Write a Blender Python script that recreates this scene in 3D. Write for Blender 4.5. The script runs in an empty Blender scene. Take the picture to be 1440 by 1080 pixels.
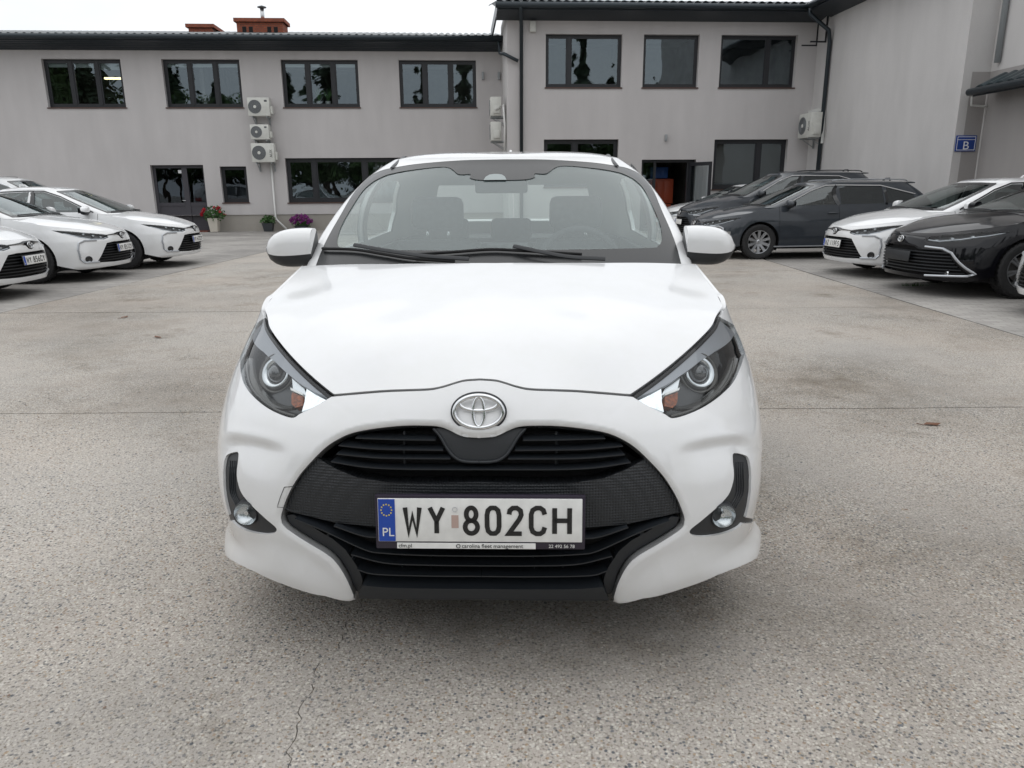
import bpy, bmesh, math, random
import numpy as np
from mathutils import Vector, Matrix
from mathutils.geometry import delaunay_2d_cdt

# ------------------------------------------------------------------ scene, camera, sky, sun, exposure
SC = bpy.context.scene
COL = SC.collection
random.seed(7); RNG = np.random.default_rng(7)
FPX = 1040.0
_p, _a, _r = math.radians(14.66), math.radians(1.7), math.radians(0.45)
CPOS = np.array([0.140, -1.76, 1.30])
_f0 = np.array([-math.sin(_a), math.cos(_a), 0]); _r0 = np.array([math.cos(_a), math.sin(_a), 0])
CF = _f0*math.cos(_p) + np.array([0, 0, -math.sin(_p)])
_u0 = _f0*math.sin(_p) + np.array([0, 0, math.cos(_p)])
CU = _u0*math.cos(_r) + _r0*math.sin(_r); CR = _r0*math.cos(_r) - _u0*math.sin(_r)
cd = bpy.data.cameras.new('camera'); cam = bpy.data.objects.new('camera', cd); COL.objects.link(cam)
cd.sensor_width = 36; cd.lens = FPX/1440*36; cd.clip_start = 0.05; cd.clip_end = 2000
cam.matrix_world = Matrix(((CR[0], CU[0], -CF[0], CPOS[0]), (CR[1], CU[1], -CF[1], CPOS[1]), (CR[2], CU[2], -CF[2], CPOS[2]), (0, 0, 0, 1)))
SC.camera = cam
SC.view_settings.view_transform = 'Standard'; SC.view_settings.look = 'None'
SC.view_settings.exposure = 0.33; SC.view_settings.gamma = 1.0
SUN_EL, SUN_AZ = math.radians(86), math.radians(-20)   # soft sun behind the clouds, almost overhead
w = bpy.data.worlds.new('World'); SC.world = w; w.use_nodes = True
nt = w.node_tree; nt.nodes.clear()
def wn(t, **k):
    n = nt.nodes.new(t)
    for a, b in k.items(): setattr(n, a, b)
    return n
sky = wn('ShaderNodeTexSky', sky_type='NISHITA', sun_disc=False, sun_elevation=SUN_EL, sun_rotation=SUN_AZ, dust_density=4.0, air_density=1.0, ozone_density=1.0)
hs = wn('ShaderNodeHueSaturation'); hs.inputs['Saturation'].default_value = 0.10
nt.links.new(sky.outputs[0], hs.inputs['Color'])
# cloud cover: an even veil with soft structure over the whole dome
tc = wn('ShaderNodeTexCoord'); ns = wn('ShaderNodeTexNoise'); ns.inputs['Scale'].default_value = 2.2; ns.inputs['Detail'].default_value = 6
mp = wn('ShaderNodeMapping'); mp.inputs['Scale'].default_value = (1, 1, 3.0)
nt.links.new(tc.outputs['Generated'], mp.inputs['Vector']); nt.links.new(mp.outputs[0], ns.inputs['Vector'])
cr = wn('ShaderNodeValToRGB'); cr.color_ramp.elements[0].position = .3; cr.color_ramp.elements[1].position = .75
cr.color_ramp.elements[0].color = (7.6, 8.0, 8.5, 1); cr.color_ramp.elements[1].color = (9.7, 9.85, 10.0, 1)
nt.links.new(ns.outputs['Fac'], cr.inputs['Fac'])
mx = wn('ShaderNodeMixRGB'); mx.inputs['Fac'].default_value = 0.8
nt.links.new(hs.outputs[0], mx.inputs[1]); nt.links.new(cr.outputs[0], mx.inputs[2])
bg = wn('ShaderNodeBackground'); bg.inputs['Strength'].default_value = 0.105
out = wn('ShaderNodeOutputWorld'); nt.links.new(mx.outputs[0], bg.inputs['Color']); nt.links.new(bg.outputs[0], out.inputs['Surface'])
sl = bpy.data.lights.new('sun', 'SUN'); sl.energy = 0.6; sl.angle = math.radians(110); sl.color = (1, .97, .93)
so = bpy.data.objects.new('sun', sl); COL.objects.link(so)
sd = Vector((math.sin(SUN_AZ)*math.cos(SUN_EL), math.cos(SUN_AZ)*math.cos(SUN_EL), math.sin(SUN_EL)))
so.rotation_euler = (-sd).to_track_quat('-Z', 'Y').to_euler(); so.location = (0, 0, 30)

def ray(px, py):
    px = np.asarray(px, float); py = np.asarray(py, float)
    return CF + np.multiply.outer((px-720)/FPX, CR) - np.multiply.outer((py-540)/FPX, CU)
def proj(P):
    d = np.asarray(P) - CPOS; z = np.maximum(d@CF, .05)
    return np.stack([720+FPX*(d@CR)/z, 540-FPX*(d@CU)/z], -1)
def at_y(px, py, y): d = ray(px, py); return CPOS + d*((y-CPOS[1])/d[1])
def at_z(px, py, z=0.): d = ray(px, py); return CPOS + d*((z-CPOS[2])/d[2])

# ------------------------------------------------------------------ materials
MATS = {}
def mat(name, col=(.5, .5, .5), rough=.5, metal=0., coat=0., spec=.5, emit=None, es=1., noise=None, bump=None, trans=0., coatr=.03):
    if name in MATS: return MATS[name]
    m = bpy.data.materials.new(name); m.use_nodes = True; t = m.node_tree; b = t.nodes['Principled BSDF']
    b.inputs['Base Color'].default_value = (*col, 1); b.inputs['Roughness'].default_value = rough; b.inputs['Metallic'].default_value = metal
    b.inputs['Coat Weight'].default_value = coat; b.inputs['Coat Roughness'].default_value = coatr; b.inputs['Specular IOR Level'].default_value = spec
    b.inputs['Transmission Weight'].default_value = trans
    if emit: b.inputs['Emission Color'].default_value = (*emit, 1); b.inputs['Emission Strength'].default_value = es
    if noise:   # (scale, amount, detail)
        tc = t.nodes.new('ShaderNodeTexCoord'); n = t.nodes.new('ShaderNodeTexNoise'); n.inputs['Scale'].default_value = noise[0]; n.inputs['Detail'].default_value = noise[2] if len(noise) > 2 else 5
        t.links.new(tc.outputs['Object'], n.inputs['Vector'])
        r = t.nodes.new('ShaderNodeValToRGB'); k = noise[1]
        r.color_ramp.elements[0].color = tuple(c*(1-k) for c in col)+(1,); r.color_ramp.elements[1].color = tuple(min(1, c*(1+k)) for c in col)+(1,)
        r.color_ramp.elements[0].position = .3; r.color_ramp.elements[1].position = .7
        t.links.new(n.outputs['Fac'], r.inputs['Fac']); t.links.new(r.outputs[0], b.inputs['Base Color'])
    if bump:    # (scale, strength, distance)
        tc = t.nodes.new('ShaderNodeTexCoord'); n = t.nodes.new('ShaderNodeTexNoise'); n.inputs['Scale'].default_value = bump[0]; n.inputs['Detail'].default_value = 4
        t.links.new(tc.outputs['Object'], n.inputs['Vector'])
        bp = t.nodes.new('ShaderNodeBump'); bp.inputs['Strength'].default_value = bump[1]; bp.inputs['Distance'].default_value = bump[2]
        t.links.new(n.outputs['Fac'], bp.inputs['Height']); t.links.new(bp.outputs[0], b.inputs['Normal'])
    MATS[name] = m; return m
def glass(name, tint=(.8, .85, .84), refl=(1, 1, 1), ior=1.5, add=0.0, wave=0.):
    if name in MATS: return MATS[name]
    m = bpy.data.materials.new(name); m.use_nodes = True; t = m.node_tree; t.nodes.clear()
    o = t.nodes.new('ShaderNodeOutputMaterial'); mi = t.nodes.new('ShaderNodeMixShader'); tr = t.nodes.new('ShaderNodeBsdfTransparent'); gl = t.nodes.new('ShaderNodeBsdfGlossy')
    tr.inputs['Color'].default_value = (*tint, 1); gl.inputs['Color'].default_value = (*refl, 1); gl.inputs['Roughness'].default_value = 0.0
    ge = t.nodes.new('ShaderNodeNewGeometry'); dt = t.nodes.new('ShaderNodeVectorMath'); dt.operation = 'DOT_PRODUCT'
    t.links.new(ge.outputs['Normal'], dt.inputs[0]); t.links.new(ge.outputs['Incoming'], dt.inputs[1])
    def mth(op, x, y=None):   # Schlick term, the same from either side of the thin pane
        n = t.nodes.new('ShaderNodeMath'); n.operation = op; n.use_clamp = True
        for i, v in enumerate((x, y)):
            if v is None: continue
            if isinstance(v, (int, float)): n.inputs[i].default_value = v
            else: t.links.new(v, n.inputs[i])
        return n.outputs[0]
    f0 = ((ior-1)/(ior+1))**2*1.8+add
    k = mth('POWER', mth('SUBTRACT', 1., mth('ABSOLUTE', dt.outputs['Value'])), 5.); k = mth('ADD', mth('MULTIPLY', k, 1-f0), f0); t.links.new(k, mi.inputs['Fac'])
    if wave:
        tc = t.nodes.new('ShaderNodeTexCoord'); n = t.nodes.new('ShaderNodeTexNoise'); n.inputs['Scale'].default_value = 1.6; n.inputs['Detail'].default_value = 1
        bp = t.nodes.new('ShaderNodeBump'); bp.inputs['Strength'].default_value = wave; bp.inputs['Distance'].default_value = .02
        t.links.new(tc.outputs['Object'], n.inputs['Vector']); t.links.new(n.outputs['Fac'], bp.inputs['Height']); t.links.new(bp.outputs[0], gl.inputs['Normal'])
    t.links.new(tr.outputs[0], mi.inputs[1]); t.links.new(gl.outputs[0], mi.inputs[2]); t.links.new(mi.outputs[0], o.inputs['Surface'])
    MATS[name] = m; return m

def car_paint(name, col, rough=.28, dirt=.0, spec=.5, coat=.9):
    m = mat(name, col, rough, 0, coat, spec, coatr=.04)
    t = m.node_tree; b = t.nodes['Principled BSDF']
    tc = t.nodes.new('ShaderNodeTexCoord'); n = t.nodes.new('ShaderNodeTexNoise'); n.inputs['Scale'].default_value = 9; n.inputs['Detail'].default_value = 8; n.inputs['Roughness'].default_value = .7
    t.links.new(tc.outputs['Object'], n.inputs['Vector'])
    r = t.nodes.new('ShaderNodeValToRGB'); r.color_ramp.elements[0].position = .35; r.color_ramp.elements[1].position = .65
    r.color_ramp.elements[0].color = tuple(c*(1-dirt)*(1 if i < 2 else .985) for i, c in enumerate(col))+(1,); r.color_ramp.elements[1].color = (*col, 1)
    t.links.new(n.outputs['Fac'], r.inputs['Fac']); t.links.new(r.outputs[0], b.inputs['Base Color'])
    mr = t.nodes.new('ShaderNodeMapRange'); mr.inputs['To Min'].default_value = .02; mr.inputs['To Max'].default_value = .10
    t.links.new(n.outputs['Fac'], mr.inputs['Value']); t.links.new(mr.outputs[0], b.inputs['Coat Roughness'])
    return m
car_paint('white_paint', (.74, .745, .755), .25, .03)
car_paint('graphite_paint', (.036, .042, .051), .35, .1, .15, .8)
car_paint('black_paint', (.004, .004, .006), .3, .1, .08, .75)
mat('black_plastic', (.018, .020, .023), .45, bump=(900, .25, .0006))
mat('grained_plastic', (.014, .016, .019), .42)
mat('dark_trim', (.015, .018, .022), .4)
mat('gloss_black', (.008, .009, .011), .08, coat=.5)
mat('void_black', (.004, .004, .005), .8)
mat('rubber', (.018, .018, .019), .75, noise=(30, .25))
mat('chrome', (.72, .73, .74), .10, 1.)
mat('silver', (.50, .52, .55), .38, .75); mat('brow_silver', (.30, .31, .33), .4, .6)
mat('alloy', (.52, .53, .55), .3, .9)
mat('lamp_housing', (.085, .082, .076), .2, .7)
mat('lamp_dark', (.016, .018, .020), .2)
mat('amber_lens', (.20, .05, .012), .3, noise=(120, .6, 2))
mat('reflector', (.66, .68, .69), .2, .9)
mat('running_light', (.9, .92, .95), .3, emit=(.86, .95, 1.), es=.3, noise=(90, .25, 3))
mat('interior_dark', (.022, .023, .025), .75, noise=(12, .3))
mat('interior_grey', (.05, .052, .055), .8, noise=(40, .3))
mat('headliner', (.45, .44, .42), .9)
mat('frit', (.012, .013, .014), .25)
mat('white_enamel', (.74, .74, .72), .35, noise=(25, .08, 8))
mat('plate_blue', (.012, .06, .36), .35)
mat('ink', (.012, .012, .012), .45, noise=(180, .5, 3))
mat('star_yellow', (.75, .6, .08), .4)
mat('frame_purple', (.022, .016, .030), .35)
mat('sticker', (.45, .33, .29), .5)
mat('brake_disc', (.22, .21, .20), .4, .8)
glass('windscreen_glass', (.84, .90, .89), (.96, 1., 1.), 1.5, .03)
def glare_haze(m, fac, col):   # glare haze over a dusty windscreen, painted in as pale diffuse colour
    t = m.node_tree; o = t.nodes['Material Output']; old = o.inputs['Surface'].links[0].from_socket
    d = t.nodes.new('ShaderNodeBsdfDiffuse'); d.inputs['Color'].default_value = (*col, 1); x = t.nodes.new('ShaderNodeMixShader'); 
    tc = t.nodes.new('ShaderNodeTexCoord'); n = t.nodes.new('ShaderNodeTexNoise'); n.inputs['Scale'].default_value = 3; n.inputs['Detail'].default_value = 6
    r = t.nodes.new('ShaderNodeMapRange'); r.inputs['To Min'].default_value = fac*.7; r.inputs['To Max'].default_value = fac*1.3
    t.links.new(tc.outputs['Object'], n.inputs['Vector']); t.links.new(n.outputs['Fac'], r.inputs['Value']); t.links.new(r.outputs[0], x.inputs['Fac'])
    t.links.new(old, x.inputs[1]); t.links.new(d.outputs[0], x.inputs[2]); t.links.new(x.outputs[0], o.inputs['Surface'])
glare_haze(MATS['windscreen_glass'], .085, (.60, .76, .76))
glass('side_glass', (.76, .82, .80), (.95, 1., 1.), 1.5, .02)
glass('lamp_glass', (.93, .95, .96), ior=1.28)
glass('pane_glass', (.62, .67, .68), (.78, .92, 1.0), 1.55, .05, .25)
glass('pane_glass_dark', (.30, .33, .34), (.75, .85, .95), 1.5, .0, .15)

# hex-grained plastic for the bumper bar
def grain(m):
    t = m.node_tree; b = t.nodes['Principled BSDF']; tc = t.nodes.new('ShaderNodeTexCoord'); v = t.nodes.new('ShaderNodeTexVoronoi'); v.inputs['Scale'].default_value = 130
    v.inputs['Randomness'].default_value = .12
    t.links.new(tc.outputs['Object'], v.inputs['Vector']); bp = t.nodes.new('ShaderNodeBump'); bp.inputs['Strength'].default_value = .8; bp.inputs['Distance'].default_value = .004
    t.links.new(v.outputs['Distance'], bp.inputs['Height']); t.links.new(bp.outputs[0], b.inputs['Normal'])
grain(MATS['grained_plastic'])

# ------------------------------------------------------------------ object helpers
def M(m): return MATS[m] if isinstance(m, str) else m
def tag(o, label=None, category=None, group=None, kind=None):
    if label: o['label'] = label
    if category: o['category'] = category
    if group: o['group'] = group
    if kind: o['kind'] = kind
    return o
def empty(name, loc=(0, 0, 0), rz=0., parent=None):
    o = bpy.data.objects.new(name, None); COL.objects.link(o); o.location = loc; o.rotation_euler = (0, 0, rz); o.parent = parent; o.empty_display_size = .2
    return o
def link(name, me, parent=None, loc=None, rot=None):
    o = bpy.data.objects.new(name, me); COL.objects.link(o); o.parent = parent
    if loc is not None: o.location = loc
    if rot is not None: o.rotation_euler = rot
    return o
def mesh(name, V, Fc, m, smooth=False, normals=None, mats=None, fm=None):
    me = bpy.data.meshes.new(name); me.from_pydata([tuple(map(float, v)) for v in V], [], [tuple(map(int, f)) for f in Fc])
    for k in (mats or [m]): me.materials.append(M(k))
    if smooth: me.polygons.foreach_set('use_smooth', np.ones(len(me.polygons), bool))
    if fm is not None: me.polygons.foreach_set('material_index', np.asarray(fm, np.int32))
    me.update()
    if normals is not None:
        me.normals_split_custom_set_from_vertices([tuple(map(float, n)) for n in normals])
    return me
def obj(name, V, Fc, m, parent=None, smooth=False, **k): return link(name, mesh(name, V, Fc, m, smooth, **k), parent)
class MB:
    """collects simple solids for ONE mesh"""
    def __init__(s): s.V = []; s.F = []
    def add(s, V, Fc):
        n = len(s.V); s.V += [tuple(map(float, v)) for v in V]; s.F += [tuple(i+n for i in f) for f in Fc]; return s
    def box(s, lo, hi, bev=0.):
        (x0, y0, z0), (x1, y1, z1) = lo, hi
        if bev <= 0:
            return s.add([(x0, y0, z0), (x1, y0, z0), (x1, y1, z0), (x0, y1, z0), (x0, y0, z1), (x1, y0, z1), (x1, y1, z1), (x0, y1, z1)],
                         [(0, 3, 2, 1), (4, 5, 6, 7), (0, 1, 5, 4), (1, 2, 6, 5), (2, 3, 7, 6), (3, 0, 4, 7)])
        bm = bmesh.new(); bmesh.ops.create_cube(bm, size=1)
        for v in bm.verts: v.co = Vector(((x0+x1)/2+v.co.x*(x1-x0), (y0+y1)/2+v.co.y*(y1-y0), (z0+z1)/2+v.co.z*(z1-z0)))
        bmesh.ops.bevel(bm, geom=list(bm.edges), offset=bev, segments=2, affect='EDGES', profile=.5)
        bm.verts.index_update(); V = [v.co[:] for v in bm.verts]; Fc = [[v.index for v in f.verts] for f in bm.faces]; bm.free()
        return s.add(V, Fc)
    def tube(s, path, r, n=8, closed=False, caps=True, flat=None):
        V, Fc = tube(path, r, n, closed, caps, flat); return s.add(V, Fc)
    def prism(s, poly, z0, z1, axis=2):
        n = len(poly); A = []
        for z in (z0, z1):
            for a, b in poly: A.append((a, b, z) if axis == 2 else ((a, z, b) if axis == 1 else (z, a, b)))
        return s.add(A, [tuple(range(n))[::-1], tuple(range(n, 2*n))]+[(i, (i+1) % n, n+(i+1) % n, n+i) for i in range(n)])
    def lathe(s, prof, n=24, axis='Z', c=(0, 0, 0)):
        V = []; Fc = []
        for k in range(n):
            a = 2*math.pi*k/n
            for (r, h) in prof:
                p = (r*math.cos(a), r*math.sin(a), h)
                if axis == 'Y': p = (p[0], h, p[1])
                if axis == 'X': p = (h, p[0], p[1])
                V.append((p[0]+c[0], p[1]+c[1], p[2]+c[2]))
        L = len(prof)
        for k in range(n):
            for i in range(L-1): Fc.append((k*L+i, ((k+1) % n)*L+i, ((k+1) % n)*L+i+1, k*L+i+1))
        return s.add(V, Fc)
    def xform(s, mtx): s.V = [tuple(mtx @ Vector(v)) for v in s.V]; return s
    def build(s, name, m, parent=None, smooth=False, loc=None, rot=None, auto=None):
        me = mesh(name, s.V, s.F, m, smooth)
        bm = bmesh.new(); bm.from_mesh(me); bmesh.ops.recalc_face_normals(bm, faces=bm.faces)
        if auto:
            for e in bm.edges:
                if len(e.link_faces) == 2 and e.calc_face_angle(0) > math.radians(auto): e.smooth = False
            for f in bm.faces: f.smooth = True
        bm.to_mesh(me); bm.free()
        return link(name, me, parent, loc, rot)
def tube(path, r, n=8, closed=False, caps=True, flat=None):
    """sweep; flat=(w,h,up) makes a rectangular-ish ribbon instead of a round tube"""
    P = [Vector(p) for p in path]; L = len(P); V = []; Fc = []; up0 = None
    rr = r if hasattr(r, '__len__') else [r]*L
    for i in range(L):
        a = P[(i-1) % L] if (closed or i > 0) else P[i]; b = P[(i+1) % L] if (closed or i < L-1) else P[i]
        t = (b-a).normalized()
        if flat: up = Vector(flat[2])
        else: up = up0 if up0 is not None else (Vector((0, 0, 1)) if abs(t.z) < .9 else Vector((1, 0, 0)))
        s = t.cross(up).normalized(); u2 = s.cross(t).normalized(); up0 = u2
        for k in range(n):
            ang = 2*math.pi*(k+.5)/n; c, sn = math.cos(ang), math.sin(ang)
            if flat:
                q = 4. if n > 4 else 60.
                e = (abs(c)**q+abs(sn)**q)**(-1/q) if n > 4 else math.sqrt(2)
                V.append(P[i]+s*(c*e*flat[0]/2)+u2*(sn*e*flat[1]/2))
            else: V.append(P[i]+s*(c*rr[i])+u2*(sn*rr[i]))
    for i in range(L if closed else L-1):
        j = (i+1) % L
        for k in range(n): Fc.append((i*n+k, i*n+(k+1) % n, j*n+(k+1) % n, j*n+k))
    if caps and not closed: Fc += [tuple(range(n))[::-1], tuple((L-1)*n+k for k in range(n))]
    return [v[:] for v in V], Fc
def spline(pts, n=60, closed=False):
    P = np.asarray(pts, float); out = []; L = len(P); S = L if closed else L-1; per = max(1, n//S)
    for i in range(S):
        p0 = P[(i-1) % L] if (closed or i > 0) else 2*P[0]-P[1]; p1 = P[i]; p2 = P[(i+1) % L]; p3 = P[(i+2) % L] if (closed or i < L-2) else 2*P[-1]-P[-2]
        for k in range(per):
            t = k/per; out.append(.5*((2*p1)+(-p0+p2)*t+(2*p0-5*p1+4*p2-p3)*t*t+(-p0+3*p1-3*p2+p3)*t**3))
    if not closed: out.append(P[-1])
    return np.array(out)
def densify(P, step, closed=True):
    P = np.asarray(P, float); out = []; L = len(P)
    for i in range(L if closed else L-1):
        a, b = P[i], P[(i+1) % L]; k = max(1, int(math.ceil(np.linalg.norm(b-a)/step)))
        for j in range(k): out.append(a+(b-a)*j/k)
    if not closed: out.append(P[-1])
    return np.array(out)
def inside(poly, Q):
    x, y = Q[:, 0], Q[:, 1]; c = np.zeros(len(Q), bool); P = np.asarray(poly); n = len(P); j = n-1
    for i in range(n):
        xi, yi = P[i]; xj, yj = P[j]
        if yi != yj: c ^= ((yi > y) != (yj > y)) & (x < (xj-xi)*(y-yi)/(yj-yi)+xi)
        j = i
    return c
def segdist(Q, P, closed=False):
    Q = np.asarray(Q, float); P = np.asarray(P, float); d = np.full(len(Q), 1e9)
    for i in range(len(P) if closed else len(P)-1):
        a = P[i]; b = P[(i+1) % len(P)]; ab = b-a; t = np.clip(((Q-a)@ab)/max(ab@ab, 1e-12), 0, 1)
        d = np.minimum(d, np.linalg.norm(Q-(a+t[:, None]*ab), axis=1))
    return d
def fill2d(outer, holes=(), step=.02, bstep=None):
    bstep = bstep or step
    loops = [densify(outer, bstep)]+[densify(h, bstep) for h in holes]
    lo, hi = loops[0].min(0), loops[0].max(0)
    gx = np.arange(lo[0]+step*.37, hi[0], step); gy = np.arange(lo[1]+step*.41, hi[1], step*.87)
    G = np.array([(x+(step/2 if j % 2 else 0), y) for j, y in enumerate(gy) for x in gx]).reshape(-1, 2)
    if len(G):
        k = inside(loops[0], G)
        for h in loops[1:]: k &= ~inside(h, G)
        G = G[k]
    if len(G):
        B = np.vstack(loops); d = np.full(len(G), 1e9)
        for c in range(0, len(B), 200): d = np.minimum(d, np.sqrt(((G[:, None]-B[None, c:c+200])**2).sum(-1)).min(1))
        G = G[d > step*.55]
    vs = []; es = []
    for l in loops:
        n = len(vs); vs += [Vector(p) for p in l.tolist()]; es += [(n+i, n+(i+1) % len(l)) for i in range(len(l))]
    vs += [Vector(p) for p in G.tolist()]
    r = delaunay_2d_cdt(vs, es, [], 0, 1e-7)
    P = np.array([v[:] for v in r[0]]); T = np.array([f for f in r[2] if len(f) == 3])
    c = P[T].mean(1); k = inside(loops[0], c)
    for h in loops[1:]: k &= ~inside(h, c)
    return P, T[k]
def panel(name, surf, outer, holes=(), step=.02, m='white_paint', parent=None, thick=.012, off=0., bstep=None, scale=(1, 1), nsurf=None, rimdir=None):
    """trimmed patch of a parametric surface, with a turned-in edge"""
    sc = np.array(scale)
    P, T = fill2d(np.asarray(outer)*sc, [np.asarray(h)*sc for h in holes], step, bstep); P = P/sc
    return patch(name, surf, P, T, m, parent, thick, off, rimdir, nsurf)
def snormal(surf, P, e=1e-3):
    du = surf(P+[e, 0])-surf(P-[e, 0]); dv = surf(P+[0, e])-surf(P-[0, e]); N = np.cross(du, dv)
    return N/np.maximum(np.linalg.norm(N, axis=1), 1e-12)[:, None]
def patch(name, surf, P, T, m, parent, thick, off, rimdir=None, nsurf=None):
    used = np.unique(T); rm = -np.ones(len(P), int); rm[used] = np.arange(len(used)); P = P[used]; T = rm[T]
    V = surf(P); N = snormal(surf, P)
    NO = snormal(nsurf, P) if nsurf is not None else N
    if off: V = V+NO*off
    fn = np.cross(V[T[:, 1]]-V[T[:, 0]], V[T[:, 2]]-V[T[:, 0]]); flip = (fn*N[T].mean(1)).sum(1) < 0
    T = np.where(flip[:, None], T[:, ::-1], T)
    e = np.vstack([T[:, [0, 1]], T[:, [1, 2]], T[:, [2, 0]]]); cnt = {}
    for a, b in e.tolist():
        k = (min(a, b), max(a, b)); cnt[k] = None if k in cnt else (a, b)
    B = [x for x in cnt.values() if x]
    VV = V.tolist(); NN = N.tolist(); FF = T.tolist()
    if thick:
        bi = {}
        def vid(i):
            if i not in bi:
                rd = NO[i] if rimdir is None else np.asarray(rimdir)
                VV.append(V[i].tolist()); VV.append((V[i]-rd*thick).tolist()); bi[i] = len(VV)-2
            return bi[i]
        rn = {}
        for a, b in B:
            ia, ib = vid(a), vid(b); FF.append([ia+1, ib+1, ib, ia])
            q = np.cross(V[b]-V[a], N[a]); q = q/max(np.linalg.norm(q), 1e-9)
            for i in (ia, ib): rn.setdefault(i, np.zeros(3)); rn[i] = rn[i]+q
        for i in sorted(rn):
            pass
        NN2 = [None]*(len(VV)-len(V))
        for i, q in rn.items():
            q = q/max(np.linalg.norm(q), 1e-9); NN2[i-len(V)] = q.tolist(); NN2[i+1-len(V)] = q.tolist()
        NN = NN+NN2
    return obj(name, VV, FF, m, parent, True, normals=NN)
def tps(C3, reg=1e-4):
    """thin-plate height z(x,y) through control points"""
    C3 = np.asarray(C3, float); X = C3[:, :2]; n = len(X)
    def k(r2): return .5*r2*np.log(np.maximum(r2, 1e-12))
    K = k(((X[:, None]-X[None])**2).sum(-1))+reg*np.eye(n); Pm = np.hstack([np.ones((n, 1)), X]); A = np.block([[K, Pm], [Pm.T, np.zeros((3, 3))]])
    s = np.linalg.solve(A, np.concatenate([C3[:, 2], np.zeros(3)]))
    def f(Q):
        Q = np.asarray(Q, float); return k(((Q[:, None]-X[None])**2).sum(-1))@s[:n]+s[n]+Q@s[n+1:]
    return f
def pchip(xs, ys):
    xs = np.asarray(xs, float); ys = np.asarray(ys, float); h = np.diff(xs); d = np.diff(ys)/h; mm = np.zeros(len(xs))
    for i in range(1, len(xs)-1):
        if d[i-1]*d[i] > 0: w1 = 2*h[i]+h[i-1]; w2 = h[i]+2*h[i-1]; mm[i] = (w1+w2)/(w1/d[i-1]+w2/d[i])
    mm[0], mm[-1] = d[0], d[-1]
    def f(x):
        x = np.clip(np.asarray(x, float), xs[0], xs[-1]); i = np.clip(np.searchsorted(xs, x)-1, 0, len(xs)-2); t = (x-xs[i])/h[i]
        return ys[i]*(1+2*t)*(1-t)**2+h[i]*mm[i]*t*(1-t)**2+ys[i+1]*t*t*(3-2*t)+h[i]*mm[i+1]*t*t*(t-1)
    return f
class Wrap:
    """closed plan curve per height: u in [-3,3], 0 = nose centre, 1..2 = flank, 3 = tail centre"""
    def __init__(s, rows, barrel=.012):
        R = np.array(rows, float); z = R[:, 0]; s.z0, s.z1 = z[0], z[-1]; s.barrel = barrel
        s.w, s.yf, s.Lf, s.nf, s.bf, s.yr, s.Lr, s.nr = [pchip(z, R[:, i]) for i in range(1, 9)]
    def __call__(s, Q):
        Q = np.asarray(Q, float); u, z = Q[:, 0], Q[:, 1]; sg = np.where(u < 0, -1., 1.); a = np.minimum(np.abs(u), 3.)
        w, yf, Lf, nf, bf, yr, Lr, nr = [f(z) for f in (s.w, s.yf, s.Lf, s.nf, s.bf, s.yr, s.Lr, s.nr)]
        ph = np.clip(a, 0, 1)*math.pi/2; c, q = np.cos(ph), np.sin(ph); rr = (np.abs(c)**nf+np.abs(q)**nf)**(-1/nf); Sf = rr*q
        xf = w*Sf; yF = yf+Lf*(1-rr*c)+bf*Sf**2
        t = np.clip(a-1, 0, 1); y1 = yf+Lf+bf; y2 = yr-Lr
        ys = y1+(y2-y1)*t; xs = w*(1+s.barrel*(1-(2*t-1)**2))
        ph = np.clip(3-a, 0, 1)*math.pi/2; c, q = np.cos(ph), np.sin(ph); rr = (np.abs(c)**nr+np.abs(q)**nr)**(-1/nr)
        xr = w*rr*q; yR = yr-Lr*(1-rr*c)
        x = np.where(a <= 1, xf, np.where(a <= 2, xs, xr)); y = np.where(a <= 1, yF, np.where(a <= 2, ys, yR))
        return np.stack([x*sg, y, z], 1)
    def _bis(s, tgt, z, comp, lo, hi):
        tgt = np.asarray(tgt, float); z = np.asarray(z, float); lo = np.full(len(tgt), lo); hi = np.full(len(tgt), hi)
        for _ in range(40):
            m = (lo+hi)/2; v = s(np.stack([m, z], 1))[:, comp]; up = v < tgt; lo = np.where(up, m, lo); hi = np.where(up, hi, m)
        return (lo+hi)/2
    def fx(s, pts):   # front view (x,z) -> (u,z)
        P = np.asarray(pts, float); u = s._bis(np.abs(P[:, 0]), P[:, 1], 0, 0., 1.); return np.stack([u*np.where(P[:, 0] < 0, -1, 1), P[:, 1]], 1)
    def sy(s, pts, side=1):   # side view (y,z) -> (u,z)
        P = np.asarray(pts, float); u = s._bis(P[:, 0], P[:, 1], 1, 0., 3.); return np.stack([u*side, P[:, 1]], 1)
    def rx(s, pts):   # rear view
        P = np.asarray(pts, float); u = s._bis(-np.abs(P[:, 0]), P[:, 1], 0, 2., 3.)
        lo = np.full(len(P), 2.); hi = np.full(len(P), 3.)
        for _ in range(40):
            m = (lo+hi)/2; v = s(np.stack([m, P[:, 1]], 1))[:, 0]; up = v > np.abs(P[:, 0]); lo = np.where(up, m, lo); hi = np.where(up, hi, m)
        return np.stack([(lo+hi)/2, P[:, 1]], 1)
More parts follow.
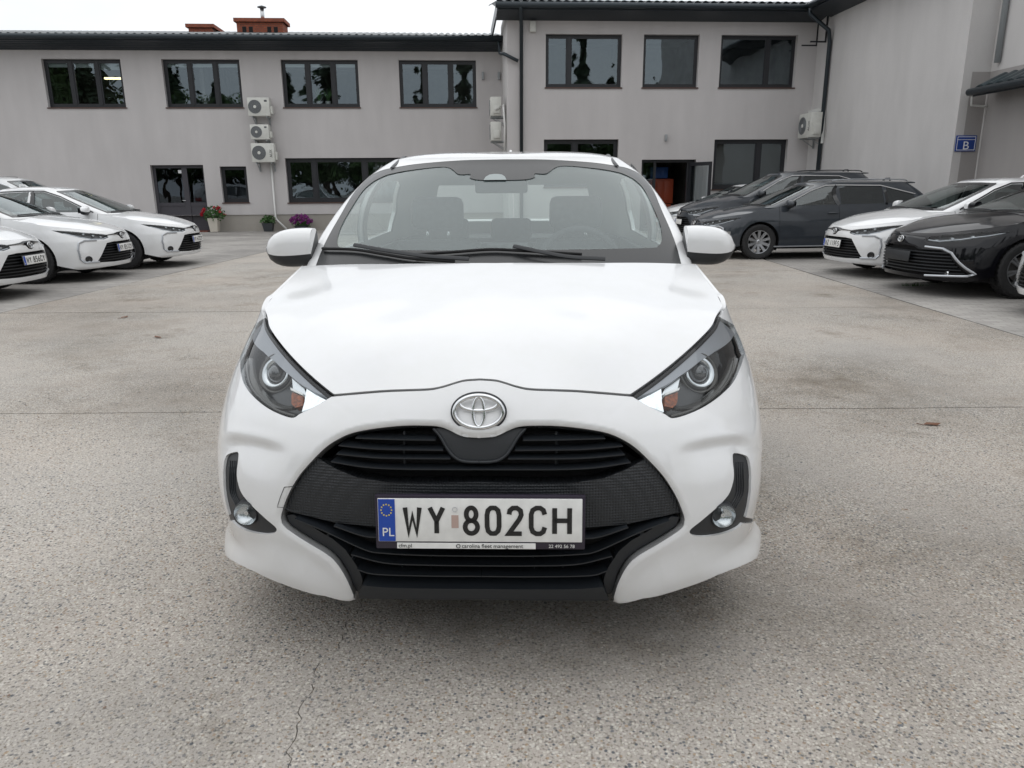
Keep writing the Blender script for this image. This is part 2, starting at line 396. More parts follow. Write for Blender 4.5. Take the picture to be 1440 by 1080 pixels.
def px_inverse(surf, ur, zr, nu=500, nz=220):
    U, Z = np.meshgrid(np.linspace(*ur, nu), np.linspace(*zr, nz)); G = np.stack([U.ravel(), Z.ravel()], 1); S = surf(G); N = snormal(surf, G)
    ok = ((S-CPOS)*N).sum(1) < 0; G = G[ok]; Q = proj(S[ok])
    def inv(pts):
        P = np.asarray(pts, float); i = np.array([np.argmin(((Q-p)**2).sum(1)) for p in P]); g = G[i].copy()
        for _ in range(6):
            r = P-proj(surf(g)); e = 1e-4; Ju = (proj(surf(g+[e, 0]))-proj(surf(g-[e, 0])))/(2*e); Jv = (proj(surf(g+[0, e]))-proj(surf(g-[0, e])))/(2*e)
            det = Ju[:, 0]*Jv[:, 1]-Ju[:, 1]*Jv[:, 0]; det = np.where(np.abs(det) < 2e4, np.sign(det)*2e4+1e-9, det)
            d = np.stack([(r[:, 0]*Jv[:, 1]-r[:, 1]*Jv[:, 0])/det, (Ju[:, 0]*r[:, 1]-Ju[:, 1]*r[:, 0])/det], 1)
            g = g+np.clip(d, -.03, .03)
        bad = np.linalg.norm(P-proj(surf(g)), axis=1) > 3; g[bad] = G[i][bad]
        return g
    return inv
def mirror(pts): P = np.asarray(pts, float).copy(); P[:, 0] *= -1; return P
def sym(left):   # left half outline (centre ... centre) -> closed loop over both halves
    P = np.asarray(left, float); return np.vstack([P, mirror(P)[::-1]])
def flat_panel(name, poly, y, m, parent, thick=.004, step=.05, inflate=0., curve=None):
    """solid slab in the xz plane at depth y (front face), optional pillow"""
    P, T = fill2d(poly, (), step); d = segdist(P, densify(poly, step), True); dm = max(d.max(), 1e-6)
    yy = y-inflate*np.sqrt(np.clip(1-(1-np.clip(d/dm, 0, 1))**2, 0, 1))
    n = len(P); V = [(p[0], q, p[1]) for p, q in zip(P, yy)]+[(p[0], y+thick, p[1]) for p in P]
    Fc = [tuple(t) for t in T]+[tuple(t[::-1]+n) for t in T]; cnt = {}
    for t in T.tolist():
        for a, b in ((0, 1), (1, 2), (2, 0)):
            k = (min(t[a], t[b]), max(t[a], t[b])); cnt[k] = None if k in cnt else (t[a], t[b])
    Fc += [(b, a, a+n, b+n) for a, b in [x for x in cnt.values() if x]]
    s = MB(); s.add(V, Fc); return s.build(name, m, parent, auto=35)
# ------------------------------------------------------------------ wheels, plates, lettering, emblems
def make_wheel(R, wd, spokes, parent, loc, side, double=True):
    """tyre (the wheel part) with rim, spokes and hub as sub-parts; side=+1 faces +x"""
    t = MB(); h = wd/2
    t.lathe([(R*.66, -h*.8), (R*.80, -h), (R*.93, -h*.97), (R*.99, -h*.8), (R, -h*.4), (R, h*.4), (R*.99, h*.8), (R*.93, h*.97), (R*.80, h), (R*.66, h*.8)], 48, 'X')
    for k in range(36):   # tread blocks break the outline
        a = 2*math.pi*k/36
        for x in (-h*.62, -h*.2, h*.22, h*.64):
            c = Matrix.Rotation(a, 4, 'X'); b = MB(); b.box((x-h*.17, -R*.045, R*.985), (x+h*.17, R*.045, R*1.012)); b.xform(c); t.add(b.V, b.F)
    w = t.build('wheel', 'rubber', parent, auto=30, loc=loc)
    r = MB(); s = side
    r.lathe([(R*.67, s*h*.78), (R*.66, s*h*.86), (R*.635, s*h*.84), (R*.60, s*h*.2), (R*.60, -s*h*.7), (R*.66, -s*h*.8)], 40, 'X')
    r.build('rim', 'alloy', w, auto=35)
    d = MB(); d.lathe([(.02, s*h*.1), (R*.44, s*h*.1), (R*.44, s*h*.02), (.02, s*h*.02)], 32, 'X'); d.build('brake_disc', 'brake_disc', w, auto=30)
    for k in range(spokes):
        a0 = 2*math.pi*k/spokes
        for da in ((-.14, .14) if double else (0,)):
            b = MB(); p0 = R*.10; p1 = R*.64; wa = R*(.028 if double else .06); wb = R*(.04 if double else .085)
            x0, x1 = s*h*.62, s*h*.80
            b.add([(x0, -wa, p0), (x0, wa, p0), (x1, wb, p1), (x1, -wb, p1), (x0-s*.025, -wa, p0), (x0-s*.025, wa, p0), (x1-s*.03, wb, p1), (x1-s*.03, -wb, p1)],
                  [(0, 1, 2, 3), (4, 7, 6, 5), (0, 4, 5, 1), (1, 5, 6, 2), (2, 6, 7, 3), (3, 7, 4, 0)])
            b.xform(Matrix.Rotation(a0+da*.75, 4, 'X')); b.build('spoke', 'alloy', w)
    hb = MB(); hb.lathe([(.001, s*h*.70), (R*.09, s*h*.70), (R*.13, s*h*.62), (R*.14, s*h*.4)], 24, 'X'); hb.build('hub_cap', 'alloy', w, auto=30)
    return w
GLY = {   # strokes in a 1 x 1.8 box
 'W': [[(0, 1.8), (.22, 0), (.5, 1.25), (.78, 0), (1, 1.8)]], 'Y': [[(0, 1.8), (.5, .85), (1, 1.8)], [(.5, .85), (.5, 0)]],
 '8': ['E', (.5, 1.35, .38, .45), (.5, .45, .48, .45)], '0': ['R'], 'O': ['R'], '2': [[(.02, 1.35), (.08, 1.62), (.3, 1.79), (.62, 1.8), (.9, 1.62), (.96, 1.32), (.82, 1.02), (.0, 0), (1, 0)]],
 'C': [[(.98, 1.35), (.88, 1.65), (.66, 1.8), (.38, 1.8), (.12, 1.65), (.02, 1.35), (.02, .45), (.12, .15), (.38, 0), (.66, 0), (.88, .15), (.98, .45)]],
 'H': [[(0, 0), (0, 1.8)], [(1, 0), (1, 1.8)], [(0, .92), (1, .92)]], '5': [[(.92, 1.8), (.12, 1.8), (.06, .98), (.35, 1.12), (.66, 1.1), (.92, .88), (.97, .52), (.85, .18), (.58, 0), (.3, 0), (.02, .2)]],
 '6': [[(.75, 1.8), (.28, 1.12), (.06, .72)], 'E6'], '1': [[(.25, 1.45), (.62, 1.8), (.62, 0)]], '7': [[(0, 1.8), (1, 1.8), (.35, 0)]], 'Z': [[(0, 1.8), (1, 1.8), (0, 0), (1, 0)]],
 '9': [[(.25, 0), (.72, .68), (.94, 1.08)], 'E9'], 'F': [[(0, 0), (0, 1.8), (.95, 1.8)], [(0, .95), (.8, .95)]], 'S': [[(.95, 1.45), (.8, 1.72), (.5, 1.8), (.2, 1.72), (.04, 1.42), (.15, 1.1), (.5, .93), (.86, .75), (.97, .42), (.8, .1), (.5, 0), (.2, .08), (.02, .35)]]}
def ell(cx, cz, a, b, n=28): return [(cx+a*math.cos(2*math.pi*k/n), cz+b*math.sin(2*math.pi*k/n)) for k in range(n)]
def ribbon(mb, pts, wd, closed, y, up=.0):
    P = np.asarray(pts, float); n = len(P); L = []
    for i in range(n):
        a = P[(i-1) % n] if (closed or i > 0) else None; b = P[(i+1) % n] if (closed or i < n-1) else None
        d1 = (P[i]-a)/max(np.linalg.norm(P[i]-a), 1e-9) if a is not None else None; d2 = (b-P[i])/max(np.linalg.norm(b-P[i]), 1e-9) if b is not None else None
        if d1 is None: d1 = d2
        if d2 is None: d2 = d1
        n1 = np.array([-d1[1], d1[0]]); n2 = np.array([-d2[1], d2[0]]); m = n1+n2; m = m/max(np.linalg.norm(m), 1e-6); k = min(2.2, 1/max(.3, m@n1))
        L.append((P[i]+m*wd/2*k, P[i]-m*wd/2*k))
    V = [(p[0], y, p[1]) for q in L for p in q]; Fc = [(2*i, 2*i+1, 2*((i+1) % n)+1, 2*((i+1) % n)) for i in range(n if closed else n-1)]
    mb.add(V, Fc)
def glyph(mb, ch, x, z, wd, ht, st, y):
    sx, sz = wd-st, (ht-st)/1.8; x += st/2; z += st/2
    T = lambda P: [(x+a*sx, z+b*sz) for a, b in P]
    g = GLY.get(ch)
    if g is None: return
    if g[0] == 'R':
        P = [(.02, .5), (.02, 1.3), (.1, 1.62), (.32, 1.79), (.5, 1.8), (.68, 1.79), (.9, 1.62), (.98, 1.3), (.98, .5), (.9, .18), (.68, .01), (.5, 0), (.32, .01), (.1, .18)]
        ribbon(mb, T(P), st, True, y); return
    if g[0] == 'E':
        for c in g[1:]: ribbon(mb, T(ell(*c)), st, True, y)
        return
    for s_ in g:
        if s_ == 'E6': ribbon(mb, T(ell(.5, .5, .48, .5)), st, True, y)
        elif s_ == 'E9': ribbon(mb, T(ell(.5, 1.3, .48, .5)), st, True, y)
        else: ribbon(mb, T(s_), st, False, y)
def text_mesh(name, s, size, m, parent, loc, rot, ext=.0004, align='LEFT', sx=1.):
    c = bpy.data.curves.new(name, 'FONT'); c.body = s; c.size = size; c.align_x = align; c.extrude = ext; c.resolution_u = 3
    o = bpy.data.objects.new(name, c); COL.objects.link(o); dg = bpy.context.evaluated_depsgraph_get(); me = bpy.data.meshes.new_from_object(o.evaluated_get(dg)); bpy.data.objects.remove(o)
    me.materials.clear(); me.materials.append(M(m)); q = link(name, me, parent, loc, rot); q.scale = (sx, 1, 1); return q
def make_plate(parent, loc, tilt, text, detail=False, rz=0.):
    """520 x 114 mm plate in a holder; local x right, z up, faces -y"""
    fr = MB()
    fr.box((-.268, 0, -.078 if detail else -.062), (.268, .012, .066), .004)
    h = fr.build('plate_holder', 'frame_purple' if detail else 'black_plastic', parent, auto=30); h.location = loc; h.rotation_euler = (tilt, 0, rz)
    p = MB(); p.box((-.26, -.003, -.057), (.26, .002, .057), .0015); pl = p.build('number_plate', 'white_enamel', h, auto=30)
    e = MB(); e.box((-.2585, -.0042, -.0555), (-.216, -.0030, .0555)); e.build('country_band', 'plate_blue', pl)
    if text:
        parts = text.split(' ')
        if detail: xs = [64, 127, 216, 272, 328, 384, 444]; wds = [49, 46, 45, 44, 45, 48, 50]
        else: xs = [60, 122, 214, 270, 326, 384, 442]; wds = [52, 50, 46, 46, 46, 48, 50]
        for ch, x, wd in zip(parts[0]+parts[1], xs, wds):
            if ch == '1': x += 4; wd -= 8
            mb = MB(); glyph(mb, ch, -.26+x/1000, -.040, wd/1000, .080, .0122, -.0045); mb.build('plate_character', 'ink', pl)
        if detail:
            s = MB()
            for k in range(12):
                a = 2*math.pi*k/12; cx, cz = -.2375+.0135*math.sin(a), .027+.0150*math.cos(a); P = []
                for j in range(10): r = .0030 if j % 2 == 0 else .0013; P.append((cx+r*math.sin(j*math.pi/5), cz+r*math.cos(j*math.pi/5)))
                s.add([(x, -.0050, z) for x, z in P], [tuple(range(10))])
            s.build('star_ring', 'star_yellow', pl)
            text_mesh('country_code', 'PL', .032, 'white_enamel', pl, (-.2505, -.0047, -.042), (math.pi/2, 0, 0), .0003)
            v = MB(); v.box((-.072, -.0042, -.020), (-.054, -.0030, .014), .0004); v.build('registration_sticker', 'sticker', pl)
            v = MB(); v.add(*tube([(-.063+.006*math.cos(a), -.0045, .029+.006*math.sin(a)) for a in np.linspace(0, 6.28, 14)[:-1]], .0006, 4, True)); v.build('embossed_seal', 'silver', pl)
            b = MB(); b.box((-.213, -.0035, -.0755), (.142, .0, -.0605), .0008); st = b.build('dealer_strip', 'white_enamel', h)
            text_mesh('dealer_text', 'cfm.pl', .0145, 'ink', st, (-.209, -.0042, -.0722), (math.pi/2, 0, 0), .0002)
            text_mesh('dealer_text', 'carolina fleet management', .0145, 'ink', st, (-.047, -.0042, -.0722), (math.pi/2, 0, 0), .0002, sx=1.02)
            c = MB(); c.add(*tube([(-.0555+.0048*math.cos(a), -.0042, -.068+.0048*math.sin(a)) for a in np.linspace(0, 6.28, 16)[:-1]], .0009, 5, True)); c.build('dealer_mark', 'ink', st)
            text_mesh('dealer_text', '22 492 56 78', .0125, 'white_enamel', h, (.175, -.0016, -.0722), (math.pi/2, 0, 0), .0002)
        else:
            text_mesh('country_code', 'PL', .026, 'white_enamel', pl, (-.2505, -.0047, -.046), (math.pi/2, 0, 0), .0003)
    return h
def make_emblem(parent, loc, a, tilt, backing=None, m='chrome', rz=0.):
    b = a*.69; g = empty_mesh = MB(); 
    fw = a*.165
    def ring(cx, cz, ra, rb, wd):
        P = [(cx+ra*math.cos(t), 0, cz+rb*math.sin(t)) for t in np.linspace(0, 2*math.pi, 57)[:-1]]
        V, Fc = tube(P, 1, 8, True, False, (wd, wd*.75, (0, -1, 0))); g.add(V, Fc)
    ring(0, 0, a-fw*.5, b-fw*.5, fw); ring(0, b*.46, a*.72, b*.40, fw*.82); ring(0, -.0*b, a*.215, b*.80, fw*.8)
    o = g.build('emblem', m, parent, smooth=True, loc=loc, rot=(tilt, 0, rz))
    sh = MB(); sh.add(*tube([(a*.955*math.cos(t), .004, b*.95*math.sin(t)) for t in np.linspace(0, 2*math.pi, 49)[:-1]], 1, 6, True, False, (fw*1.4, fw*.45, (0, -1, 0)))); sh.build('emblem_shadow', 'dark_trim', o, smooth=True)  # dark ring that paints a shadow outline behind the emblem
    if backing:
        d = MB(); d.lathe([(.0005, .012), (a*1.02, .012), (a*1.02, .004), (.0005, .0)], 40, 'Y'); d.V = [(x, y, z*.69) for x, y, z in d.V]; d.build('emblem_disc', backing, o, auto=40)
    return o
def seat(parent, x, y, z=.0, m='interior_grey', w=.25, top=1.08, rake=.18):
    """bolstered front seat with separate headrest"""
    b = MB(); rows = [(.38, .0, .25), (.55, .06, .27), (.8, .0, .26), (.98, -.02, .24), (top-.02, -.03, .20)]
    bm = []
    prof = []
    for zz, dep, ww in rows: prof.append((zz, ww))
    n = 12; V = []; Fc = []
    for zz, dep, ww in rows:
        yy = y+(zz-.38)*rake/.7
        for k in range(n):
            a = 2*math.pi*k/n; c, s_ = math.cos(a), math.sin(a); e = (abs(c)**4+abs(s_)**4)**-.25
            V.append((x+ww*c*e*(w/.25), yy+.075*s_*e+(.03 if abs(c) > .8 and s_ < 0 else 0)*-1, zz))
    for i in range(len(rows)-1):
        for k in range(n): Fc.append((i*n+k, i*n+(k+1) % n, (i+1)*n+(k+1) % n, (i+1)*n+k))
    Fc += [tuple(range(n))[::-1], tuple((len(rows)-1)*n+k for k in range(n))]
    b.add(V, Fc); b.box((x-w, y-.42, .28), (x+w, y+.05, .46), .05)
    s_ = b.build('seat', m, parent, auto=60)
    yy = y+(top-.38)*rake/.7; hd = MB(); hd.box((x-.135, yy-.05, top+.035), (x+.135, yy+.055, top+.20), .035); h = hd.build('headrest', m, s_, auto=60)
    for d in (-.055, .055):
        p = MB(); p.tube([(x+d, yy, top-.05), (x+d, yy, top+.06)], .007, 8); p.build('headrest_post', 'chrome', h, smooth=True)
    return s_
def mirror_housing(parent, side, shell_px=None, c=(.90, 1.22, 1.08), paint='white_paint', sc=1.):
    """rounded door mirror: painted cap, black lower shell and base arm"""
    x, y, z = c; V = []; Fc = []; n = 20; st = 9
    g = MB()
    secs = []
    for i in range(st+1):
        t = i/st; cx = x+side*(-.105+.20*t)*sc; k = max(.02, 1-((t-.42)/.58)**2.6)**.55 if t > .42 else 1-.10*(1-t/.42)**2
        hz = .080*sc*k*(1-.10*t); hy = .075*sc*k; secs.append((cx, hz, hy, z-.012*(t-.4)*sc))
    def make(lo, hi):
        g = MB(); V = []; m = 17
        for cx, hz, hy, cz in secs:
            for j in range(m):
                a = lo+(hi-lo)*j/(m-1); ca, sa = math.cos(a), math.sin(a); e = (abs(ca)**2.6+abs(sa)**2.6)**(-1/2.6)
                V.append((cx, y-hy*ca*e*(1 if ca > 0 else .75), cz+hz*sa*e))
        Fc = [(i*m+j, i*m+j+1, (i+1)*m+j+1, (i+1)*m+j) for i in range(st) for j in range(m-1)]
        Fc += [tuple(range(m)), tuple(st*m+j for j in range(m))]
        g.add(V, Fc); return g
    cap = make(-.34, 2.2).build('mirror', paint, parent, auto=50)
    make(2.2, 2*math.pi-.34).build('mirror_shell', 'black_plastic', cap, auto=50)
    a = MB(); a.add(*tube([(x-side*.17*sc, y+.03, z-.075*sc), (x-side*.08*sc, y+.01, z-.055*sc), (x+side*.02*sc, y, z-.05*sc)], 1, 8, False, True, (.09*sc, .03*sc, (0, 0, 1)))); a.build('mirror_arm', 'black_plastic', cap, auto=50)
    gl = MB(); gl.box((x-.09*sc, y+.058*sc, z-.045*sc), (x+.09*sc, y+.062*sc, z+.05*sc)); gl.build('mirror_glass', 'chrome', cap)
    return cap
def arc(cy, cz, R, a0, a1, n=24): return [(cy+R*math.cos(a), cz+R*math.sin(a)) for a in np.linspace(math.radians(a0), math.radians(a1), n)]
def surf_sweep(surf, pts, off=0., n=40): # polyline in (u,z) -> 3d path on the surface pushed out by off
    Q = densify(np.asarray(pts, float), .01, False); return surf(Q)+snormal(surf, Q)*off
def wheel_well(parent, cy, cz, R, x0, x1):
    w = MB(); pr = arc(cy, cz, R, -25, 205, 20); V = []; n = len(pr)
    for x in (x0, x1): V += [(x, a, b) for a, b in pr]
    w.add(V, [(i, i+1, n+i+1, n+i) for i in range(n-1)]+[tuple(range(n))]); return w.build('wheel_well', 'void_black', parent)
# ------------------------------------------------------------------ the white hatchback in front
YW = Wrap([
 (.13,.82,.14,.60,3.6,.06,3.90,.5,3),(.20,.914,.055,.68,3.1,.06,3.93,.5,3),(.30,.862,.02,.72,3.5,.06,3.94,.5,3),(.44,.866,.0,.74,3.7,.06,3.94,.5,3),
 (.52,.868,.004,.736,3.6,.06,3.94,.5,3),(.60,.870,.014,.726,3.3,.06,3.94,.5,3),(.68,.868,.035,.705,2.85,.06,3.93,.5,3),(.74,.864,.065,.675,2.45,.06,3.92,.5,3),(.80,.850,.110,.63,2.1,.06,3.91,.5,3),
 (.88,.815,.20,.55,1.9,.05,3.90,.5,3),(.95,.79,.38,.37,1.9,.05,3.88,.5,3),(1.03,.762,.6,.17,2,.03,3.85,.5,3)])
YG = Wrap([(.93,.79,.86,.2,5,.09,3.86,.4,3),(1.0,.772,.98,.2,5,.09,3.82,.4,3),(1.1,.765,1.17,.2,5,.09,3.74,.4,3),(1.2,.742,1.375,.2,5,.09,3.64,.4,3),
 (1.3,.705,1.585,.2,4.5,.10,3.52,.4,3),(1.38,.655,1.75,.2,4,.11,3.42,.4,3),(1.43,.606,1.855,.2,3.6,.12,3.36,.4,3),(1.455,.57,1.90,.2,3.4,.12,3.32,.4,3)])
# outlines traced on the photograph's left half of the car (pixels); they are carried onto the body surface and mirrored
GRILLE = [(676,616),(651,613.5),(632,605),(620,600.5),(604,598.6),(567,598.6),(526,602.8),(495,609),(473,619),(457,630),(440,646.7),(423,666),(412,682.8),(402.5,702),(396,722),(395.5,731),(401,741.7),(429,761),(457,777.8),(473,791.7),(487,813.9),(500,843)]
HOODF = [(676,535),(654,536.5),(640,540),(623,545.3),(604,549),(570,550.5),(540,551.8),(500,555),(466,558)]
LAMPTOP = [(466,558),(440,536.5),(415,512.5),(393,487.5),(376,463),(372,447)]
LAMPOUT = [(372,447),(359.4,456.4),(350,469),(343,483),(338.5,500),(338.5,520),(344,541),(359.4,560.6),(381.7,577),(409.4,587.5),(423,581.4),(445,570.3),(466,558)]
FOG = [(316,646),(320,639),(334,635.6),(335,645),(333,664),(334.4,678),(340,694),(354,711),(373,729),(388.6,743),(384,750),(368,751),(345.6,746),(329,736),(320.6,719),(315,691.7),(313.8,666.7)]
RIDGE = np.array([(410, 629), (398, 625), (380, 621), (350, 615), (325, 613), (310, 622), (304, 640)])
RIDGE = spline(RIDGE, 36)
_gr = np.array(GRILLE); _gs = spline(_gr, 120)
def sstep(x): x = np.clip(x, 0, 1); return x*x*(3-2*x)
def YF(Q):
    """front surface with its creases: turned-in grille edge, ridge over the fog pocket, flared lower corner, badge boss"""
    Q = np.asarray(Q, float); S = YW(Q); e = 1e-3
    du = YW(Q+[e, 0])-YW(Q-[e, 0]); dv = YW(Q+[0, e])-YW(Q-[0, e]); N = np.cross(du, dv); N /= np.maximum(np.linalg.norm(N, axis=1), 1e-9)[:, None]
    A = S.copy(); A[:, 0] = -np.abs(A[:, 0]); q = proj(A); x, y = q[:, 0], q[:, 1]
    D = np.zeros(len(Q)); fr = (np.abs(Q[:, 0]) < 1.0) & (A[:, 1] < .8)
    d = segdist(q, _gs[::3]); ing = (y > 590)
    D -= .014*np.clip(1-d/9, 0, 1)**2*ing
    ry = np.interp(x, RIDGE[::-1][:, 0], RIDGE[::-1][:, 1]); dr = segdist(q, RIDGE[:-5]); sg = np.where(y > ry, dr, -dr)
    tp = sstep((414-x)/52)*sstep((x-302)/24); t_ = (np.sqrt(sg*sg+16)+sg)/2/11.
    D -= .0115*np.minimum(t_*np.exp(1-t_), 1)*tp+.006*sstep(sg/14)*np.exp(-(np.maximum(sg, 0)/85)**2)*tp
    D += .0025*np.exp(-((sg+5)/8)**2)*tp
    ylow = np.interp(x, [300, 330, 388, 430, 500], [754, 760, 760, 777, 838]); D += .018*sstep((y-ylow)/42)*sstep((530-x)/30)
    D += .010*np.exp(-((x-676)/46)**2-((y-582)/34)**2)
    dc = segdist(q, np.array([(468, 562), (482, 573), (494, 583)])); D -= .0004*np.exp(-(dc/5)**2)
    return S+N*(D*fr)[:, None]
yinv = px_inverse(YW, (-1.35, .02), (.14, 1.0))
def finv(P):
    P = np.asarray(P, float); g = yinv(P); g0 = g.copy(); best = np.full(len(P), 1e9); bg = g.copy()
    for _ in range(14):   # fixed-point correction for the displaced surface, steered by the smooth one
        r = P-proj(YF(g)); e = np.linalg.norm(r, axis=1); k = e < best; best[k] = e[k]; bg[k] = g[k]
        g = yinv(proj(YW(g))+r*.6); g = g0+np.clip(g-g0, -.05, .05)
    return bg
def build_hatchback():
    R = empty('hatchback_car', (0, 0, 0))
    tag(R, 'white five door hatchback with a wide black grille, alone in the open yard', 'car')
    SCL = (1.3, 1)
    def fz(P, n=None): return finv(spline(P, n) if n else P)
    gl = fz(GRILLE, 110); gl[0, 0] = 0.; hf = fz(HOODF, 60); hf[0, 0] = 0
    lt = fz(LAMPTOP, 40); lo = fz(LAMPOUT, 84); fog = fz(FOG, 64)
    arch = lambda a0, a1, cy=.80, n=26: YW.sy(arc(cy, .305, .345, a0, a1, n), -1)
    # --- bumper cover (left half, centre -> centre)
    i4 = int(np.argmin(np.abs(lo[:, 1]-lo[:, 1].min())))
    hl4 = finv([(339.5, 526)])[0]; k4 = int(np.argmin(((lo-hl4)**2).sum(1)))
    lamp_low = lo[k4:][::-1]        # tip -> lower corner -> outer side
    seam = YW.sy([(.56, .70), (.545, .60), (.52, .507)], -1)
    ar = arch(144.2, 197, n=18)
    bot = YW.sy([(.45, .19), (.38, .19)], -1); bl = fz([(330, 790), (344, 797), (359, 804), (401, 822.5), (457, 838), (497, 843.5)])
    left = np.vstack([hf, lamp_low[1:], seam, ar, bot, bl, gl[::-1]])
    lamp_gap = lambda P: P
    outer = sym(left); outer = np.vstack([outer])
    panel('bumper_cover', YF, outer, [fog, mirror(fog)], .0075, 'white_paint', R, .03, 0, .008, SCL, nsurf=YW)
    tow = fz([(400,685),(430,684),(432,690),(425,718),(420,720),(390,713),(394,700)])
    # --- grille assembly behind the opening
    V0 = lambda P, off: YF(P)+snormal(YW, P)*off
    back = sym(np.vstack([fz([(676,600),(600,585),(480,600),(420,650),(385,725),(395,745),(480,800),(492,850),(676,850)])])); back[0, 0] = 0
    def SB(Q):   # plain surface for everything set back inside the mouth
        return YW(Q)
    binv = px_inverse(SB, (-1.35, .02), (.14, .9))
    def bz(P, n=None): g = binv(spline(P, n) if n else P); return g
    panel('grille_backing', SB, sym(bz([(676,598),(600,588),(500,600),(440,640),(400,690),(388,727),(420,757),(470,792),(490,820),(500,846),(676,846)])), (), .03, 'void_black', R, 0, -.10, .03, SCL)
    bar = bz([(676,681),(600,682),(540,680.6),(498,673.6),(468,661),(440,643.5),(423,664),(411,683),(401,702),(395,722),(398,722),(430,730),(468,739.5),(534,745.5),(600,748),(676,748.5)]); bar[0, 0] = bar[-1, 0] = 0
    bb = panel('bumper_bar', SB, sym(bar), (), .02, 'grained_plastic', R, .07, -.020, .015, SCL)
    # towing-eye cover outline on the bumper bar
    tl = np.vstack([tow, tow[:1]]); g = MB(); g.add(*tube(V0(densify(tl, .01, False), .0008), .0008, 5)); g.build('tow_eye_cover', 'dark_trim', R)
    def slat(P, off, dep, hgt, name='grille_slat', m='dark_trim'):
        for s in (-1, 1):
            q = bz(P, 24); q[:, 0] *= -s; q3 = SB(q)+snormal(SB, q)*off
            g = MB(); g.add(*tube(q3, 1, 6, False, True, (dep, hgt, (0, 0, 1)))); g.build(name, m, R, auto=40)
    for P in ([(497,609),(560,612.5),(611,614)], [(473,621),(520,626.5),(560,628.5),(622,630)], [(470,634),(520,640),(560,642),(632,643)], [(462,646),(510,655),(560,658.5),(620,659.3),(676,659.5)]):
        slat(P, -.035, .045, .0055)
    for P in ([(468,741),(507,755.5),(534,758.5),(600,760),(676,760.5)], [(412,731),(450,747),(509,776),(540,782),(600,785),(676,786)], [(492,784),(540,796),(600,799),(676,800)], [(500,805),(526,812),(600,814.5),(676,815)]):
        slat(P, -.03, .05, .006)
    for P in ([(562,601),(562,630),(563,664)], [(602,748),(602,790),(602,824)], [(560,748),(560,790),(560,824)]):
        for s in (-1, 1):
            q = bz(P, 10); q[:, 0] *= -s; g = MB(); g.add(*tube(SB(q)+snormal(SB, q)*-.05, .004, 5)); g.build('grille_rib', 'black_plastic', R)
    hold = bz([(676,606),(650,600),(606,600),(616,612),(626,630),(634,641),(645,648),(660,650.5),(676,650.5)]); hold[0, 0] = hold[-1, 0] = 0
    eb = panel('badge_bracket', SB, sym(hold), (), .02, 'black_plastic', R, .04, -.022, .012, SCL)
    q = bz([(608,601),(617,612),(627,630),(635,641),(646,648.5),(660,651),(676,651)], 40); q[-1, 0] = 0; q = np.vstack([q, mirror(q)[::-1][1:]])
    g = MB(); g.add(*tube(SB(q)+snormal(SB, q)*-.018, .0045, 6)); g.build('bracket_rim', 'dark_trim', eb, smooth=True)
    for s in (-1, 1):   # dark strips along the lower mouth edge
        st = bz([(395.5,729),(401,741.7),(429,761),(457,777.8),(473,791.7),(487,813.9),(499.5,842),(508,842),(506,824),(496,801),(481,780),(463,764.5),(425,741),(406,728)]); st[:, 0] *= -s
        panel('mouth_strip', SB, st, (), .015, 'dark_trim', R, .05, -.022, .01, SCL)
    lip = bz([(676,829),(600,828.5),(540,827),(509,824),(504,842.5),(560,843.5),(676,844)]); lip[0, 0] = lip[-1, 0] = 0
    panel('lower_lip', SB, sym(lip), (), .02, 'dark_trim', R, .10, -.002, .015, SCL)
    # --- badge and plate
    nn = finv([(675, 578)]); P3 = YF(nn)[0]
    make_emblem(R, (0, P3[1]-.007, P3[2]), .068, -math.radians(16))
    pp = at_y(677, 731, -.026)
    make_plate(R, (.004, -.030, pp[2]+.001), math.radians(-6), 'WY 802CH', True)
    # --- fog pockets
    for s in (-1, 1):
        fo = fog.copy(); fo[:, 0] *= -s
        po = panel('fog_pocket', YF, fo, (), .015, 'black_plastic', R, 0, -.007, .012, SCL, nsurf=YW)
        c = finv([(347.8, 721)]); c[:, 0] *= -s; C3 = (YF(c)+snormal(YW, c)*.004)[0]; nv = Vector(snormal(YW, c)[0]); nv = (nv*.12+Vector((0, -1, .05))).normalized()
        rot = Vector((0, -1, 0)).rotation_difference(nv).to_euler()
        b = MB(); b.lathe([(.0365, -.010), (.0395, -.008), (.042, .03), (.036, .03)], 32, 'Y'); f = b.build('fog_lamp', 'black_plastic', R, auto=40, loc=C3, rot=rot); f.scale = (.88, .9, .88)
        b = MB(); b.lathe([(.001, .014), (.018, .012), (.030, .004), (.0365, -.008)], 28, 'Y'); b.build('reflector_bowl', 'reflector', f, smooth=True)
        b = MB(); b.lathe([(.001, .000), (.007, .000), (.008, .012), (.001, .014)], 16, 'Y'); b.build('bulb_shield', 'chrome', f, auto=40)
        b = MB(); b.lathe([(.001, -.014), (.014, -.0125), (.027, -.008), (.0365, -.001)], 28, 'Y'); b.build('lens', 'lamp_glass', f, smooth=True)
        for t in np.linspace(.2, .8, 4):   # vertical fins in the pocket's upper slot
            q = fz([(318+t*13, 648), (318+t*12, 690), (327+t*12, 712)], 10); q[:, 0] *= -s
            g = MB(); g.add(*tube(YF(q)+snormal(YW, q)*-.006, .0022, 5)); g.build('pocket_fin', 'dark_trim', po)
